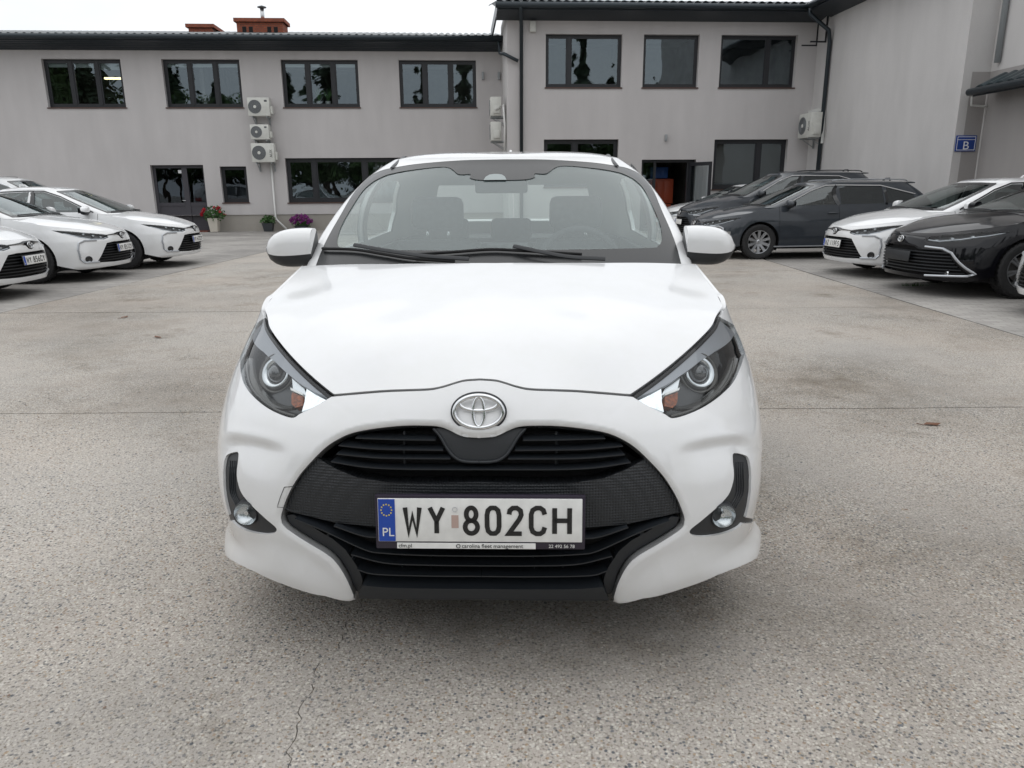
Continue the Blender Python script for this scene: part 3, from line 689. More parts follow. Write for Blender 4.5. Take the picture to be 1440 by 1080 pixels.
    # --- headlamps
    for s in (-1, 1):
        fl = lambda P: P*np.array([-s, 1])
        out = np.vstack([lt[:-1], lo[:-1]]); H = empty('headlight', (0, 0, 0), 0, R)
        panel('lamp_lens', YF, fl(out), (), .015, 'lamp_glass', H, .02, .001, .012, SCL, nsurf=YW)
        panel('lamp_housing', YF, fl(out), (), .02, 'lamp_dark', H, -.05, -.062, .012, SCL, nsurf=YW)
        def lp(P, n=None): g = finv(spline(P, n) if n else P); g[:, 0] *= -s; return g
        panel('lamp_brow', YF, lp([(372,448),(361,458),(352,468),(352,472),(368,493),(385,507),(402,523),(420,537),(440,549),(461,556.5),(440,537.5),(415,513.5),(393,489),(377,465)]), (), .015, 'brow_silver', H, .02, -.008, .012, SCL, nsurf=YW)
        panel('running_light', YF, lp([(428,543),(440,551),(456,559.5),(445,567),(421,576),(425,562)]), (), .01, 'running_light', H, .02, -.012, .008, SCL, nsurf=YW)
        panel('turn_signal', YF, lp([(404,545),(420,551),(419,565),(408,568),(403,562)]), (), .01, 'amber_lens', H, .02, -.022, .008, SCL, nsurf=YW)
        panel('signal_reflector', YF, lp([(402,524),(420,538),(424,548),(404,540)]), (), .01, 'reflector', H, .02, -.028, .008, SCL, nsurf=YW)
        panel('signal_brow', YF, lp([(403,539.5),(421,547.5),(420.5,550.5),(403.5,543)]), (), .01, 'running_light' if False else 'white_enamel', H, .02, -.018, .008, SCL, nsurf=YW)
        g = MB(); q = lp([(340,500),(343,520),(352,541),(368,559),(390,567),(406,566)], 40); g.add(*tube(YF(q)+snormal(YW, q)*-.03, 1, 6, False, True, (.03, .014, (0, 0, 1)))); g.build('light_guide', 'lamp_housing', H, auto=50)
        g = MB(); q = lp([(411,582.5),(385,573.5),(363,558),(349,540),(343.5,519),(343.5,500)], 40); g.add(*tube(YF(q)+snormal(YW, q)*-.012, .004, 6)); g.build('lamp_edge', 'lamp_housing', H, smooth=True)
        c = finv([(377, 514)]); c[:, 0] *= -s; C3 = Vector((YF(c)+snormal(YW, c)*-.042)[0])
        ax = (Vector(snormal(YW, c)[0])*.55+Vector((0, -1, 0))*.45).normalized(); rot = Vector((0, -1, 0)).rotation_difference(ax).to_euler()
        b = MB(); b.lathe([(.001, -.028), (.012, -.026), (.022, -.019), (.029, -.006), (.031, .004)], 28, 'Y'); b.build('projector_lens', 'projector_glass', H, smooth=True, loc=C3, rot=rot)
        b = MB(); b.lathe([(.031, -.004), (.036, -.012), (.046, -.016), (.050, -.008), (.046, .02), (.031, .03)], 36, 'Y'); b.build('projector_ring', 'reflector', H, smooth=True, loc=C3, rot=rot)
        b = MB(); b.lathe([(.052, -.002), (.060, -.010), (.066, -.004), (.064, .03), (.050, .04)], 36, 'Y'); b.build('projector_bezel', 'lamp_housing', H, smooth=True, loc=C3, rot=rot)
    # --- bonnet
    side = YW.sy([(.70, .918), (.85, .95), (1.0, .985), (1.15, 1.02)], -1)
    edge2 = np.vstack([hf[:-1], lt[:-1], lt[-1:], side]); E3 = YF(edge2)
    cowl = np.array([(-.60, 1.10, 1.030), (-.40, 1.045, 1.036), (-.2, 1.01, 1.040), (0, 1.0, 1.042)])
    half = np.vstack([E3, cowl]); half[0, 0] = 0
    ctl = [tuple(p) for p in half[::3]]+[tuple(half[len(E3)-1])]+[tuple(c) for c in cowl]+[(0, .22, .868), (0, .4, .925), (0, .7, .990), (-.3, .25, .862), (-.3, .5, .935), (-.3, .8, .998), (-.55, .5, .908), (-.55, .8, .976), (-.68, .85, .962)]
    ctl = np.array(ctl); ctl = np.vstack([ctl, ctl[np.abs(ctl[:, 0]) > 1e-6]*np.array([-1, 1, 1])]); hz = tps(ctl, 2e-5)
    def HS(Q): return np.stack([Q[:, 0], Q[:, 1], hz(Q)], 1)
    hp = half[:, :2].copy()
    # pull the outline 2.5 mm in for the shut line
    loop = sym(hp); loop = loop[np.r_[True, np.linalg.norm(np.diff(loop, axis=0), axis=1) > 1e-6]]
    cen = np.array([0, .6]); loop = cen+(loop-cen)*(1-.014)
    hd = panel('bonnet', HS, loop, (), .03, 'white_paint', R, .02, 0, .012)
    g = MB()
    for s in (-1, 1):
        pth = E3[:-len(side)]*np.array([-s, 1, 1])+np.array([0, .004, -.007]); g.add(*tube(pth, .0065, 6))
    g.build('bonnet_seal', 'void_black', R)
    # --- wings
    for s in (-1, 1):
        up = lo[:k4+1]; P = np.vstack([side, YW.sy([(1.27, .99), (1.29, .6), (1.275, .27), (1.15, .27)], -1), arch(-5, 144.2), seam[::-1][1:], lo[:k4+1][::-1]])
        P[:, 0] *= -s; panel('wing', YF, P, (), .025, 'white_paint', R, .015, 0, .015, SCL, nsurf=YW)
        fd = YW.sy([(1.28, .995), (1.9, 1.02), (2.24, 1.03), (2.24, .25), (1.28, .25), (1.30, .6)], s); panel('door', YW, fd, (), .05, 'white_paint', R, .015, 0, .03, (1.8, 1))
        rd = YW.sy([(2.25, 1.03), (3.02, 1.03), (3.02, .66), (2.93, .5), (2.86, .25), (2.25, .25)], s); panel('door', YW, rd, (), .05, 'white_paint', R, .015, 0, .03, (1.8, 1))
        qp = np.vstack([YW.sy([(3.03, 1.03)], s), [(s*2.999, 1.03), (s*2.999, .24)], YW.sy([(3.72, .22)]+arc(3.36, .305, .345, -12, 180-14, 24)+[(3.03, .66)], s)])
        panel('rear_quarter', YW, qp, (), .05, 'white_paint', R, .015, 0, .03, (1.6, 1))
        for cy in (.80, 3.36):
            wheel_well(R, cy, .305, .352, s*.50, s*.82); make_wheel(.305, .185, 5, R, (s*.735, cy, .305), s)
    b = MB(); b.box((-.80, .55, .17), (.80, 3.75, .24)); b.box((-.45, .20, .20), (.45, .35, .45)); b.build('underbody', 'void_black', R)
    # --- cabin
    ginv = px_inverse(YG, (-1.5, .02), (.94, 1.454))
    ws = ginv(spline([(444,373),(453,350),(465,326),(476,307),(496,273),(510,257),(523,246),(537,239.5),(552,236),(586,230.5),(647,225.5),(708,224)], 80)); ws[-1, 0] = 0
    wsl = np.vstack([[(0, .985)], [(ws[0, 0]*1.0, .985)], ws]); wso = sym(wsl)
    def sw(P, s): return YG.sy(P, s)
    fw = [(1.47, 1.035), (2.20, 1.045), (2.20, 1.385), (2.10, 1.375), (1.80, 1.235)]; rw = [(2.27, 1.045), (2.96, 1.06), (3.04, 1.18), (2.85, 1.35), (2.70, 1.375), (2.27, 1.385)]
    rear = [(-.56, 1.10), (.56, 1.10), (.50, 1.36), (-.50, 1.36)]
    holes = [wso]+[sw(P, s) for s in (-1, 1) for P in (fw, rw)]
    frame = [(-2.999, .96), (-2.0, .96), (-1, .96), (0, .96), (1, .96), (2, .96), (2.999, .96), (2.999, 1.455), (-2.999, 1.455)]
    rr = YG.rx(np.array(rear)); hR = np.array([(2.999-1e-3, 1.10), YG.rx([(.56, 1.10)])[0], YG.rx([(.50, 1.36)])[0], (2.999-1e-3, 1.36)])
    fr_top = 1.455
    frameL = np.array([(0, .96), (1, .96), (2, .96), (2.999, .96), (2.999, 1.10), tuple(hR[1]), tuple(hR[2]), (2.999, 1.36), (2.999, fr_top), (2, fr_top), (1, fr_top), (0, fr_top)])
    fo = np.vstack([frameL, mirror(frameL)[::-1]])
    cf = panel('cabin_frame', YG, fo, holes, .03, 'white_paint', R, .02, 0, .018, (1.1, 1))
    panel('cabin_lining', YG, fo, holes, .05, 'headliner', R, 0, -.03, .03, (1.1, 1))
    panel('windscreen', YG, wso, (), .04, 'windscreen_glass', R, 0, -.004, .02, (1.1, 1))
    clear = ginv(spline([(676,352),(560,351.5),(487,350.5),(478,348),(474,341),(476,328),(484,309),(507,272),(522,257),(536,249),(550,244),(580,238.5),(627,234.5),(645,244.5),(661,244.5),(661,249.5),(673,252.5),(700,253)], 110)); clear[0, 0] = clear[-1, 0] = 0
    cl = np.vstack([clear]); 
    panel('windscreen_border', YG, wso, [sym(cl)], .03, 'frit', R, 0, -.001, .012, (1.1, 1))
    for s in (-1, 1):
        for P in (fw, rw): panel('side_window', YG, sw(P, s), (), .06, 'side_glass', R, 0, -.008, .03, (1.8, 1))
        g = MB(); q = ginv([(550.5,237),(556,231),(563,224),(571,218)]); q[:, 0] *= -s
        Ld = sw([(2.24, 1.03), (2.24, 1.40)], s); g.add(*tube(surf_sweep(YG, Ld, .002), 1, 4, False, True, (.07, .006, (s, 0, 0)))); g.build('door_pillar', 'gloss_black', R)
    panel('rear_window', YG, np.vstack([hR[:, :], ]), (), .06, 'side_glass', R, 0, -.006, .04, (1.1, 1)); panel('rear_window', YG, mirror(hR), (), .06, 'side_glass', R, 0, -.006, .04, (1.1, 1))
    # --- roof
    ul = np.linspace(0, 2.999, 90); e = YG(np.stack([ul, np.full(90, fr_top)], 1)); loop = np.vstack([e, e[::-1]*np.array([-1, 1, 1])]); 
    inn = loop[::3].copy(); cc_ = np.array([0, 2.6]); inn[:, :2] = cc_+(inn[:, :2]-cc_)*.93; inn[:, 2] += .012; ctl = np.vstack([loop[::2], inn, [(0, 2.05, 1.476), (0, 2.35, 1.500), (0, 2.75, 1.508), (0, 3.1, 1.490), (-.3, 2.3, 1.492), (.3, 2.3, 1.492), (-.3, 2.8, 1.497), (.3, 2.8, 1.497), (.48, 2.3, 1.476), (-.48, 2.3, 1.476), (.48, 2.8, 1.48), (-.48, 2.8, 1.48), (0, 1.93, 1.4615)]]); rz = tps(ctl[np.r_[True, np.linalg.norm(np.diff(ctl, axis=0), axis=1) > 1e-4]], 1e-6)
    def RS(Q): return np.stack([Q[:, 0], Q[:, 1], rz(Q)], 1)
    lp2 = loop[:, :2]; lp2 = lp2[np.r_[True, np.linalg.norm(np.diff(lp2, axis=0), axis=1) > 1e-5]]
    roof = panel('roof', RS, lp2, (), .05, 'white_paint', R, .01, 0, .03); panel('headliner', RS, np.array([0, 2.65])+(lp2-[0, 2.65])*.88, (), .08, 'headliner', R, 0, -.03, .05)
    for s in (-1, 1):
        xs = np.linspace(2.16, 3.1, 30); P = [(s*(.53-.02*((y-2.6)/.6)**2), y) for y in xs]; P = RS(np.array(P))+[0, 0, .003]
        q = ginv([(551, 237), (557, 231)]); q[:, 0] *= -s; a = YG(q)+snormal(YG, q)*.003; P = spline(np.vstack([a, P[::3]]), 60); g = MB(); g.add(*tube(P, 1, 6, False, True, (.016, .006, (0, 0, 1)))); g.build('roof_moulding', 'dark_trim', roof, auto=50)
    g = MB(); g.add(*tube([(0, 3.0, 1.49), (0, 3.06, 1.53), (0, 3.14, 1.535), (0, 3.16, 1.485)], 1, 8, False, True, (.03, .02, (1, 0, 0)))); g.build('antenna_fin', 'white_paint', roof, auto=60)
    # --- scuttle and wipers
    sc = np.array([(-.72, 1.02), (.72, 1.02)])
    g = MB(); V = []; n = 40
    for i in range(n+1):
        x = -.70+1.4*i/n; yb = .99+.16*(x/.745)**2
        V += [(x, yb+.0, 1.006), (x, yb+.14, 1.012)]
    g.add(V, [(2*i, 2*i+1, 2*i+3, 2*i+2) for i in range(n)])
    for i in range(46):
        x = -.2+.40*i/45; yb = .99+.16*(x/.745)**2; g.box((x-.0018, yb+.02, 1.008), (x+.0018, yb+.10, 1.026))
    g.build('scuttle_panel', 'black_plastic', R)
    def on_ws(P, off): q = px_inverse(YG, (-1.2, 1.2), (.94, 1.45))(P); return YG(q)+snormal(YG, q)*off
    wp = [([(455,352.5),(500,354),(541,360.5),(580,366.5),(640,371)], [(500,351),(541,358.5),(600,367),(660,371)]), ([(584,361),(638,357.5),(687,354),(722,355),(818,360.5)], [(722,353),(760,361),(800,368),(850,371)])]
    for k, (bl, ar) in enumerate(wp):
        p1 = on_ws(spline(bl, 30), .010); p2 = on_ws(spline(ar, 24), .022)
        W = MB(); W.add(*tube(p2, 1, 6, False, True, (.015, .009, (0, -.8, .6)))); wo = W.build('wiper', 'black_plastic', R, auto=50)
        b = MB(); b.add(*tube(p1, 1, 6, False, True, (.009, .014, (0, -.8, .6)))); b.build('wiper_blade', 'rubber', wo, auto=50)
    # --- mirrors
    for s in (-1, 1):
        px = (409, 344) if s < 0 else (1004, 338); c = at_y(px[0], px[1], 1.28); mirror_housing(R, s, None, (s*.852, 1.27, 1.082), 'white_paint', 1.0)
    # --- interior
    b = MB(); n = 24; V = []
    for i in range(n+1):
        x = -.70+1.4*i/n; k = 1-(x/.75)**2*.25
        V += [(x, 1.12+.12*(x/.7)**2, 1.0), (x, 1.35, 1.005+.01*k), (x, 1.56, .995), (x, 1.66, .93), (x, 1.62, .55)]
    b.add(V, [(5*i+j, 5*i+j+1, 5*i+j+6, 5*i+j+5) for i in range(n) for j in range(4)]); db = b.build('dashboard', 'interior_dark', R, smooth=True)
    b = MB(); b.box((-.10, 1.60, .92), (.12, 1.63, 1.075), .008); b.build('display_screen', 'gloss_black', db, auto=40)
    b = MB(); b.box((.20, 1.52, .98), (.52, 1.66, 1.045), .03); b.build('instrument_hood', 'interior_dark', db, auto=50)
    c = at_y(812, 349, 1.80); ctr = Vector((.36, 1.80, .955)); tl = Matrix.Rotation(math.radians(-24), 4, 'X')
    P = [ctr+tl @ Vector((.185*math.cos(a), 0, .18*math.sin(a))) for a in np.linspace(0, 2*math.pi, 41)[:-1]]
    b = MB(); b.add(*tube(P, .0165, 10, True)); swh = b.build('steering_wheel', 'interior_grey', R, smooth=True)
    b = MB()
    for a in (math.radians(180), 0, math.radians(-90)): b.add(*tube([ctr, ctr+tl @ Vector((.18*math.cos(a), 0, .175*math.sin(a)))], 1, 4, False, True, (.05, .018, tl @ Vector((0, 1, 0)))))
    b.lathe([(.001, -.0), (.06, .0), (.07, -.03), (.05, -.08)], 20, 'Y', tuple(ctr)); b.build('wheel_hub', 'interior_dark', swh, auto=50)
    for x in (-.36, .36): seat(R, x, 2.02, top=1.07)
    b = MB(); b.box((-.62, 2.92, .34), (.62, 3.12, .98), .06); b.box((-.62, 2.5, .3), (.62, 3.0, .45), .05); rs = b.build('rear_bench', 'interior_grey', R, auto=60)
    for x in (-.4, 0, .4):
        b = MB(); b.box((x-.13, 3.02, .99), (x+.13, 3.10, 1.13), .03); b.build('headrest', 'interior_grey', rs, auto=60)
    for s in (-1, 1):
        b = MB(); b.box((s*.70, 1.1, .25), (s*.74, 3.2, 1.0)); b.build('door_lining', 'interior_dark', R)
    b = MB(); b.box((-.74, 1.0, .22), (.74, 3.8, .26)); b.box((-.7, 3.15, .26), (.7, 3.75, 1.0)); b.build('cabin_floor', 'interior_dark', R)
    mc = at_y(705, 262, 1.88); b = MB(); b.box((mc[0]-.125, mc[1]-.012, mc[2]-.032), (mc[0]+.125, mc[1]+.022, mc[2]+.032), .012); rvm = b.build('rear_view_mirror', 'interior_dark', R, auto=60)
    sp = ginv([(676,254),(681,249),(686,246),(692,245)]); sp = np.vstack([sp, [(0, sp[-1, 1])], [(0, sp[0, 1])]])
    b = MB(); b.box((-.07, 1.90, 1.36), (.07, 1.99, 1.42), .01); b.build('sensor_housing', 'black_plastic', R, auto=40)
    pw = ginv([(680,253.5),(683,249),(688,246),(694,245),(702,245)]); pw = np.vstack([pw[:4], pw[4:5]]); cx0 = ginv([(696.5, 250)])[0, 0]
    panel('camera_window', YG, np.vstack([pw[:4], np.stack([2*cx0-pw[:4][::-1, 0], pw[:4][::-1, 1]], 1)]), (), .02, mat('camera_glass', (.26, .30, .30), .15), R, 0, .0015, .01, (1.1, 1))
    for s in (-1, 1):   # sun visors folded up
        b = MB(); b.box((s*.12, 2.08, 1.425), (s*.42, 2.24, 1.438), .005); b.build('sun_visor', 'headliner', R, auto=40)
    return R
m = mat('projector_glass', (.03, .033, .037), .04, 0, 1., .8)
HATCH = build_hatchback()
# ------------------------------------------------------------------ parked cars
def scale_rows(rows, sw=1., sy=1., sz=1.):
    return [(r[0]*sz, r[1]*sw, r[2]*sy, r[3]*sy, r[4], r[5]*sy, r[6]*sy, r[7]*sy, r[8]) for r in rows]
SEDAN_B = [(.14,.80,.20,.60,3.0,.10,4.52,.55,3),(.20,.875,.06,.72,3.0,.12,4.60,.55,3),(.30,.880,.03,.75,3.0,.12,4.63,.55,3),(.45,.890,.02,.76,2.9,.12,4.63,.55,3),(.58,.890,.02,.76,2.7,.13,4.62,.55,3),
           (.66,.887,.035,.745,2.4,.13,4.61,.55,3),(.72,.882,.06,.72,2.2,.13,4.60,.55,3),(.78,.870,.12,.66,2.0,.12,4.59,.55,3),(.86,.850,.25,.53,2.0,.12,4.57,.55,3),(.95,.815,.45,.35,2.0,.10,4.53,.55,3),(1.06,.765,.6,.2,2.,.1,4.48,.55,3)]
SEDAN_G = [(.90,.83,.95,.25,4.5,.10,4.40,.5,3),(.97,.805,1.12,.25,4.5,.10,4.25,.5,3),(1.07,.765,1.37,.25,4.5,.10,4.03,.5,3),(1.17,.715,1.61,.25,4.5,.10,3.80,.5,3),(1.27,.655,1.85,.25,4,.10,3.55,.5,3),(1.34,.605,2.03,.25,3.6,.10,3.36,.5,3),(1.385,.555,2.14,.25,3.4,.1,3.22,.5,3)]
WAGON_G = [(.90,.83,.95,.25,4.5,.10,4.60,.5,3),(.97,.805,1.12,.25,4.5,.10,4.58,.5,3),(1.07,.765,1.37,.25,4.5,.10,4.52,.5,3),(1.17,.715,1.61,.25,4.5,.10,4.42,.5,3),(1.27,.665,1.85,.25,4,.10,4.30,.5,3),(1.34,.625,2.03,.25,3.6,.10,4.20,.5,3),(1.40,.575,2.16,.25,3.4,.1,4.10,.5,3)]
def make_car(name, style, paint, wagon=False, sw=1., sy=1., sz=1., plate=None, rail=False, wheelR=.325, frontface='compact', spokes=10, dark_glass=False):
    """style of body shared by the parked cars; local frame: nose at y=0 facing -y"""
    R = empty(name); B = Wrap(scale_rows(SEDAN_B, sw, sy, sz)); G = Wrap(scale_rows(WAGON_G if wagon else SEDAN_G, sw, sy, sz))
    Z = lambda P: [(a*sy, b*sz) for a, b in P]     # side view
    X = lambda P: [(a*sw, b*sz) for a, b in P]     # front view
    fyw, ryw = 1.02*sy, 3.66*sy; Rw = wheelR; Ra = Rw+.05
    zc = Rw
    # upper edge of the lower shell
    top = np.vstack([B.fx(X([(0, .735), (.2, .735), (.40, .742), (.56, .765)])), B.sy(Z([(.46, .795), (.62, .822), (.85, .862), (1.1, .91), (1.3, .945)])), B.sy(Z([(1.6, .968), (2.4, .985), (3.3, .995)]))])
    endz = 1.02 if not wagon else .99
    top = np.vstack([top, B.sy(Z([(3.9, endz), (4.3, endz+.02)])), [(2.999, (endz+.02)*sz)]])
    bot = np.vstack([[(2.999, .27*sz)], B.sy(Z([(4.3, .25)])), B.sy(arc(ryw, zc, Ra, -14, 194, 26)), B.sy(arc(fyw, zc, Ra, -14, 190, 26)), B.sy(Z([(.40, .185)])), B.fx(X([(.70, .185), (.45, .20), (0, .20)]))])
    half = np.vstack([top, bot]); outer = np.vstack([half, mirror(half)[::-1]])
    # front apertures
    if frontface == 'compact':
        lamp = [(.35, .640), (.45, .618), (.60, .622), (.71, .662), (.795, .730), (.825, .778), (.72, .757), (.58, .722), (.42, .696), (.35, .680)]
        grille = [(0, .575), (.30, .575), (.42, .562), (.50, .46), (.60, .30), (.58, .275), (.3, .262), (0, .26)]
        fog = [(.60, .615), (.70, .615), (.755, .58), (.78, .48), (.775, .34), (.74, .285), (.64, .28)]
        trim_in = [(.60, .600), (.695, .597), (.735, .57), (.752, .48), (.748, .35), (.722, .305), (.64, .297)]
    else:
        lamp = [(.36, .660), (.50, .638), (.68, .664), (.80, .715), (.865, .778), (.80, .780), (.60, .745), (.42, .708)]
        grille = [(0, .585), (.26, .585), (.34, .555), (.58, .555), (.66, .52), (.80, .285), (.74, .262), (.3, .25), (0, .25)]
        fog = None
    dense = lambda P: densify(np.array(P), .02)
    L = B.fx(dense(X(lamp))); Gr = B.fx(densify(np.array(X(grille)), .03, False)); Gr[0, 0] = Gr[-1, 0] = 0
    holes = [L, mirror(L), sym(Gr)]
    if frontface == 'compact':
        strip = B.fx(densify(np.array(X([(0, .715), (.10, .712), (.18, .697), (.358, .684), (.358, .668), (.18, .676), (.09, .655), (.055, .615), (0, .602)])), .03, False)); strip[0, 0] = strip[-1, 0] = 0; holes.append(sym(strip))
    else:
        strip = B.fx(densify(np.array(X([(0, .715), (.12, .712), (.36, .70), (.36, .672), (.12, .690), (.06, .67), (0, .665)])), .03, False)); strip[0, 0] = strip[-1, 0] = 0; holes.append(sym(strip))
    fuel = None
    panel('body', B, outer, holes, .04, paint, R, .02, 0, .022, (1.3, 1))
    panel('grille', B, sym(Gr), (), .04, 'void_black', R, 0, -.06, .03, (1.3, 1))
    gz = [(z) for z in ((.30, .34, .38, .42, .46, .50, .54) if frontface == 'compact' else (.285, .325, .365, .405, .445, .485, .525))]
    gm = np.array(grille[:-1])
    for z in gz:   # bars of the lower intake
        hw = np.interp(-z, -np.array([p[1] for p in grille[1:5]] if frontface == 'compact' else [.585, .555, .52, .285]), [p[0] for p in grille[1:5]] if frontface == 'compact' else [.26, .60, .67, .79])-.012
        q = B.fx([(x*sw, z*sz) for x in np.linspace(-hw, hw, 31)]); g = MB(); g.add(*tube(B(q)+snormal(B, q)*-.022, 1, 4, False, True, (.03, .012 if frontface != 'compact' else .010, (0, 0, 1)))); g.build('grille_bar', 'dark_trim' if frontface != 'compact' else 'black_plastic', R)
    panel('nose_strip', B, sym(strip), (), .03, 'gloss_black', R, 0, -.006, .02, (1.3, 1))
    if frontface == 'compact':
        q = B.fx([(x*sw, (.676+.004*abs(x))*sz) for x in np.linspace(.12, .355, 12)])
        for s in (-1, 1):
            qq = q*np.array([s, 1]); g = MB(); g.add(*tube(B(qq)+snormal(B, qq)*.002, 1, 4, False, True, (.012, .008, (0, 0, 1)))); g.build('nose_trim', 'chrome', R)
            fo = B.fx(dense(X(fog)))*np.array([s, 1]); 
            C0 = densify(np.array(X([(.56, .612), (.69, .612), (.752, .578), (.776, .48), (.770, .345), (.738, .292), (.58, .285)])), .02, False)
            qq = B.fx(C0)*np.array([s, 1]); g = MB(); g.add(*tube(B(qq)+snormal(B, qq)*.003, 1, 6, False, True, (.03, .026, (0, -1, 0)))); g.build('corner_trim', 'silver', R, auto=50)
            c = B.fx([(.70*sw, .335*sz)])*np.array([s, 1]); c3 = Vector((B(c)+snormal(B, c)*.002)[0]); nv = Vector(snormal(B, c)[0]); g = MB(); g.lathe([(.001, -.004), (.034, -.005), (.040, -.010), (.050, -.006), (.052, .01)], 20, 'Y')
            g.build('fog_lamp', 'gloss_black', R, auto=40, loc=c3, rot=Vector((0, -1, 0)).rotation_difference(nv).to_euler())
    else:
        for s in (-1, 1):
            C0 = densify(np.array(X([(.42, .588), (.60, .575), (.68, .525), (.825, .29), (.79, .262), (.45, .243)])), .02, False)
            qq = B.fx(C0)*np.array([s, 1]); g = MB(); g.add(*tube(B(qq)+snormal(B, qq)*.004, 1, 6, False, True, (.025, .030, (0, -1, 0)))); g.build('corner_trim', 'silver', R, auto=50)
            c = B.fx([(.66*sw, .285*sz)])*np.array([s, 1]); c3 = Vector((B(c)+snormal(B, c)*-.015)[0]); g = MB(); g.lathe([(.001, .0), (.022, -.004), (.03, .01)], 16, 'Y'); g.build('fog_lamp', 'chrome', R, auto=40, loc=c3)
    for s in (-1, 1):
        Ls = L*np.array([s, 1]); H = panel('headlight', B, Ls, (), .03, 'lamp_dark', R, -.04, -.045, .02, (1.3, 1))
        panel('lamp_lens', B, Ls, (), .04, 'lamp_glass', H, .01, .002, .02, (1.3, 1))
        lx = [p[0] for p in lamp]
        for k, xx in enumerate((.44, .53, .62) if frontface == 'compact' else (.48, .60, .72)):
            zc_ = .662+.03*k+(.0 if frontface == 'compact' else .012); q = B.fx([(xx*sw, zc_*sz)])*np.array([s, 1]); P0 = (B(q)+snormal(B, q)*-.03)[0]
            g = MB(); g.box((P0[0]-.03, P0[1]-.012, P0[2]-.014), (P0[0]+.03, P0[1]+.02, P0[2]+.014), .006); g.build('lamp_module', 'reflector', H, auto=40)
        edge = X([(.37, .648), (.46, .630), (.60, .634), (.70, .672), (.785, .735)]) if frontface == 'compact' else X([(.40, .672), (.52, .660), (.68, .690), (.80, .736), (.85, .768)])
        q = B.fx(densify(np.array(edge), .02, False))*np.array([s, 1]); g = MB(); g.add(*tube(B(q)+snormal(B, q)*-.014, .007, 6)); g.build('light_guide', 'silver', H, smooth=True)
    make_emblem(R, (0, float(B(B.fx([(0, .655*sz)]))[0, 1])-.008, .660*sz), .062, math.radians(-14), 'gloss_black', 'chrome')
    # bonnet
    hb = B(top[:9]); cowl = np.array([(.70*sw, 1.33*sy, .958*sz), (.45*sw, 1.24*sy, .975*sz), (.2*sw, 1.19*sy, .985*sz), (0, 1.175*sy, .988*sz)])
    hb = np.vstack([[hb[0]], B(densify(top[:9], .05, False))[1:], cowl]); hb[0, 0] = 0
    ctl = np.vstack([hb, [(0, .25*sy, .80*sz), (0, .5*sy, .868*sz), (0, .85*sy, .94*sz), (.35*sw, .3*sy, .805*sz), (.35*sw, .7*sy, .905*sz), (.6*sw, .6*sy, .862*sz), (.6*sw, 1.0*sy, .93*sz)]]); ctl = np.vstack([ctl, ctl[ctl[:, 0] > 1e-6]*np.array([-1, 1, 1])])
    hz = tps(ctl, 2e-5); HS = lambda Q: np.stack([Q[:, 0], Q[:, 1], hz(Q)], 1); lp = sym(hb[:, :2]); lp = lp[np.r_[True, np.linalg.norm(np.diff(lp, axis=0), axis=1) > 1e-6]]
    cen = np.array([0, .7*sy]); panel('bonnet', HS, cen+(lp-cen)*.992, (), .06, paint, R, .02, 0, .03)
    # cabin
    zt = G.z1; zb = .95*sz
    ws = G.fx(densify(np.array(X([(0, .965), (.74, .965), (.70, 1.07), (.625, 1.22), (.535, 1.335), (.49, 1.355), (.25, 1.365), (0, 1.368)])), .04, False)); ws[0, 0] = ws[-1, 0] = 0
    fw = Z([(1.50, .985), (2.50, 1.000), (2.50, 1.335), (2.34, 1.335), (2.05, 1.245)])
    if wagon: rw = Z([(2.58, 1.002), (3.42, 1.012), (3.42, 1.325), (2.58, 1.338)]); qw = Z([(3.50, 1.015), (4.05, 1.05), (4.02, 1.17), (3.50, 1.315)])
    else: rw = Z([(2.58, 1.002), (3.42, 1.015), (3.40, 1.25), (3.12, 1.315), (2.58, 1.338)]); qw = Z([(3.48, 1.02), (3.70, 1.045), (3.47, 1.215)])
    sideholes = [G.sy(densify(np.array(P), .05), s) for s in (-1, 1) for P in (fw, rw, qw)]
    rz0, rz1 = ((1.06, 1.33) if not wagon else (1.10, 1.33)); a = G.rx(X([(.58, rz0)]))[0]; b = G.rx(X([(.47, rz1)]))[0]
    fl = np.array([(0, zb), (1, zb), (2, zb), (2.999, zb), (2.999, rz0*sz), a, b, (2.999, rz1*sz), (2.999, zt), (2, zt), (1, zt), (0, zt)])
    fo = np.vstack([fl, mirror(fl)[::-1]])
    panel('cabin_frame', G, fo, [sym(ws)]+sideholes, .06, paint, R, .02, 0, .03, (1.3, 1))
    panel('cabin_lining', G, fo, [sym(ws)]+sideholes, .09, 'interior_grey', R, 0, -.025, .05, (1.3, 1))
    sg = 'tint_glass' if dark_glass else 'car_side_glass'
    panel('windscreen', G, sym(ws), (), .08, 'car_glass', R, 0, -.004, .05, (1.2, 1)); rr = np.array([(2.998, rz0*sz), a, b, (2.998, rz1*sz)]); panel('rear_window', G, rr, (), .1, sg, R, 0, -.004, .05, (1.2, 1)); panel('rear_window', G, mirror(rr), (), .1, sg, R, 0, -.004, .05, (1.2, 1))
    wsm = ws.copy(); wc = wsm.mean(0); inner = G.fx(densify(np.array(X([(0, 1.0), (.67, 1.0), (.64, 1.07), (.58, 1.20), (.50, 1.31), (.46, 1.333), (.13, 1.34), (.10, 1.30), (0, 1.30)])), .05, False)); inner[0, 0] = inner[-1, 0] = 0
    panel('windscreen_border', G, sym(ws), [sym(inner)], .06, 'frit', R, 0, -.002, .04, (1.2, 1))
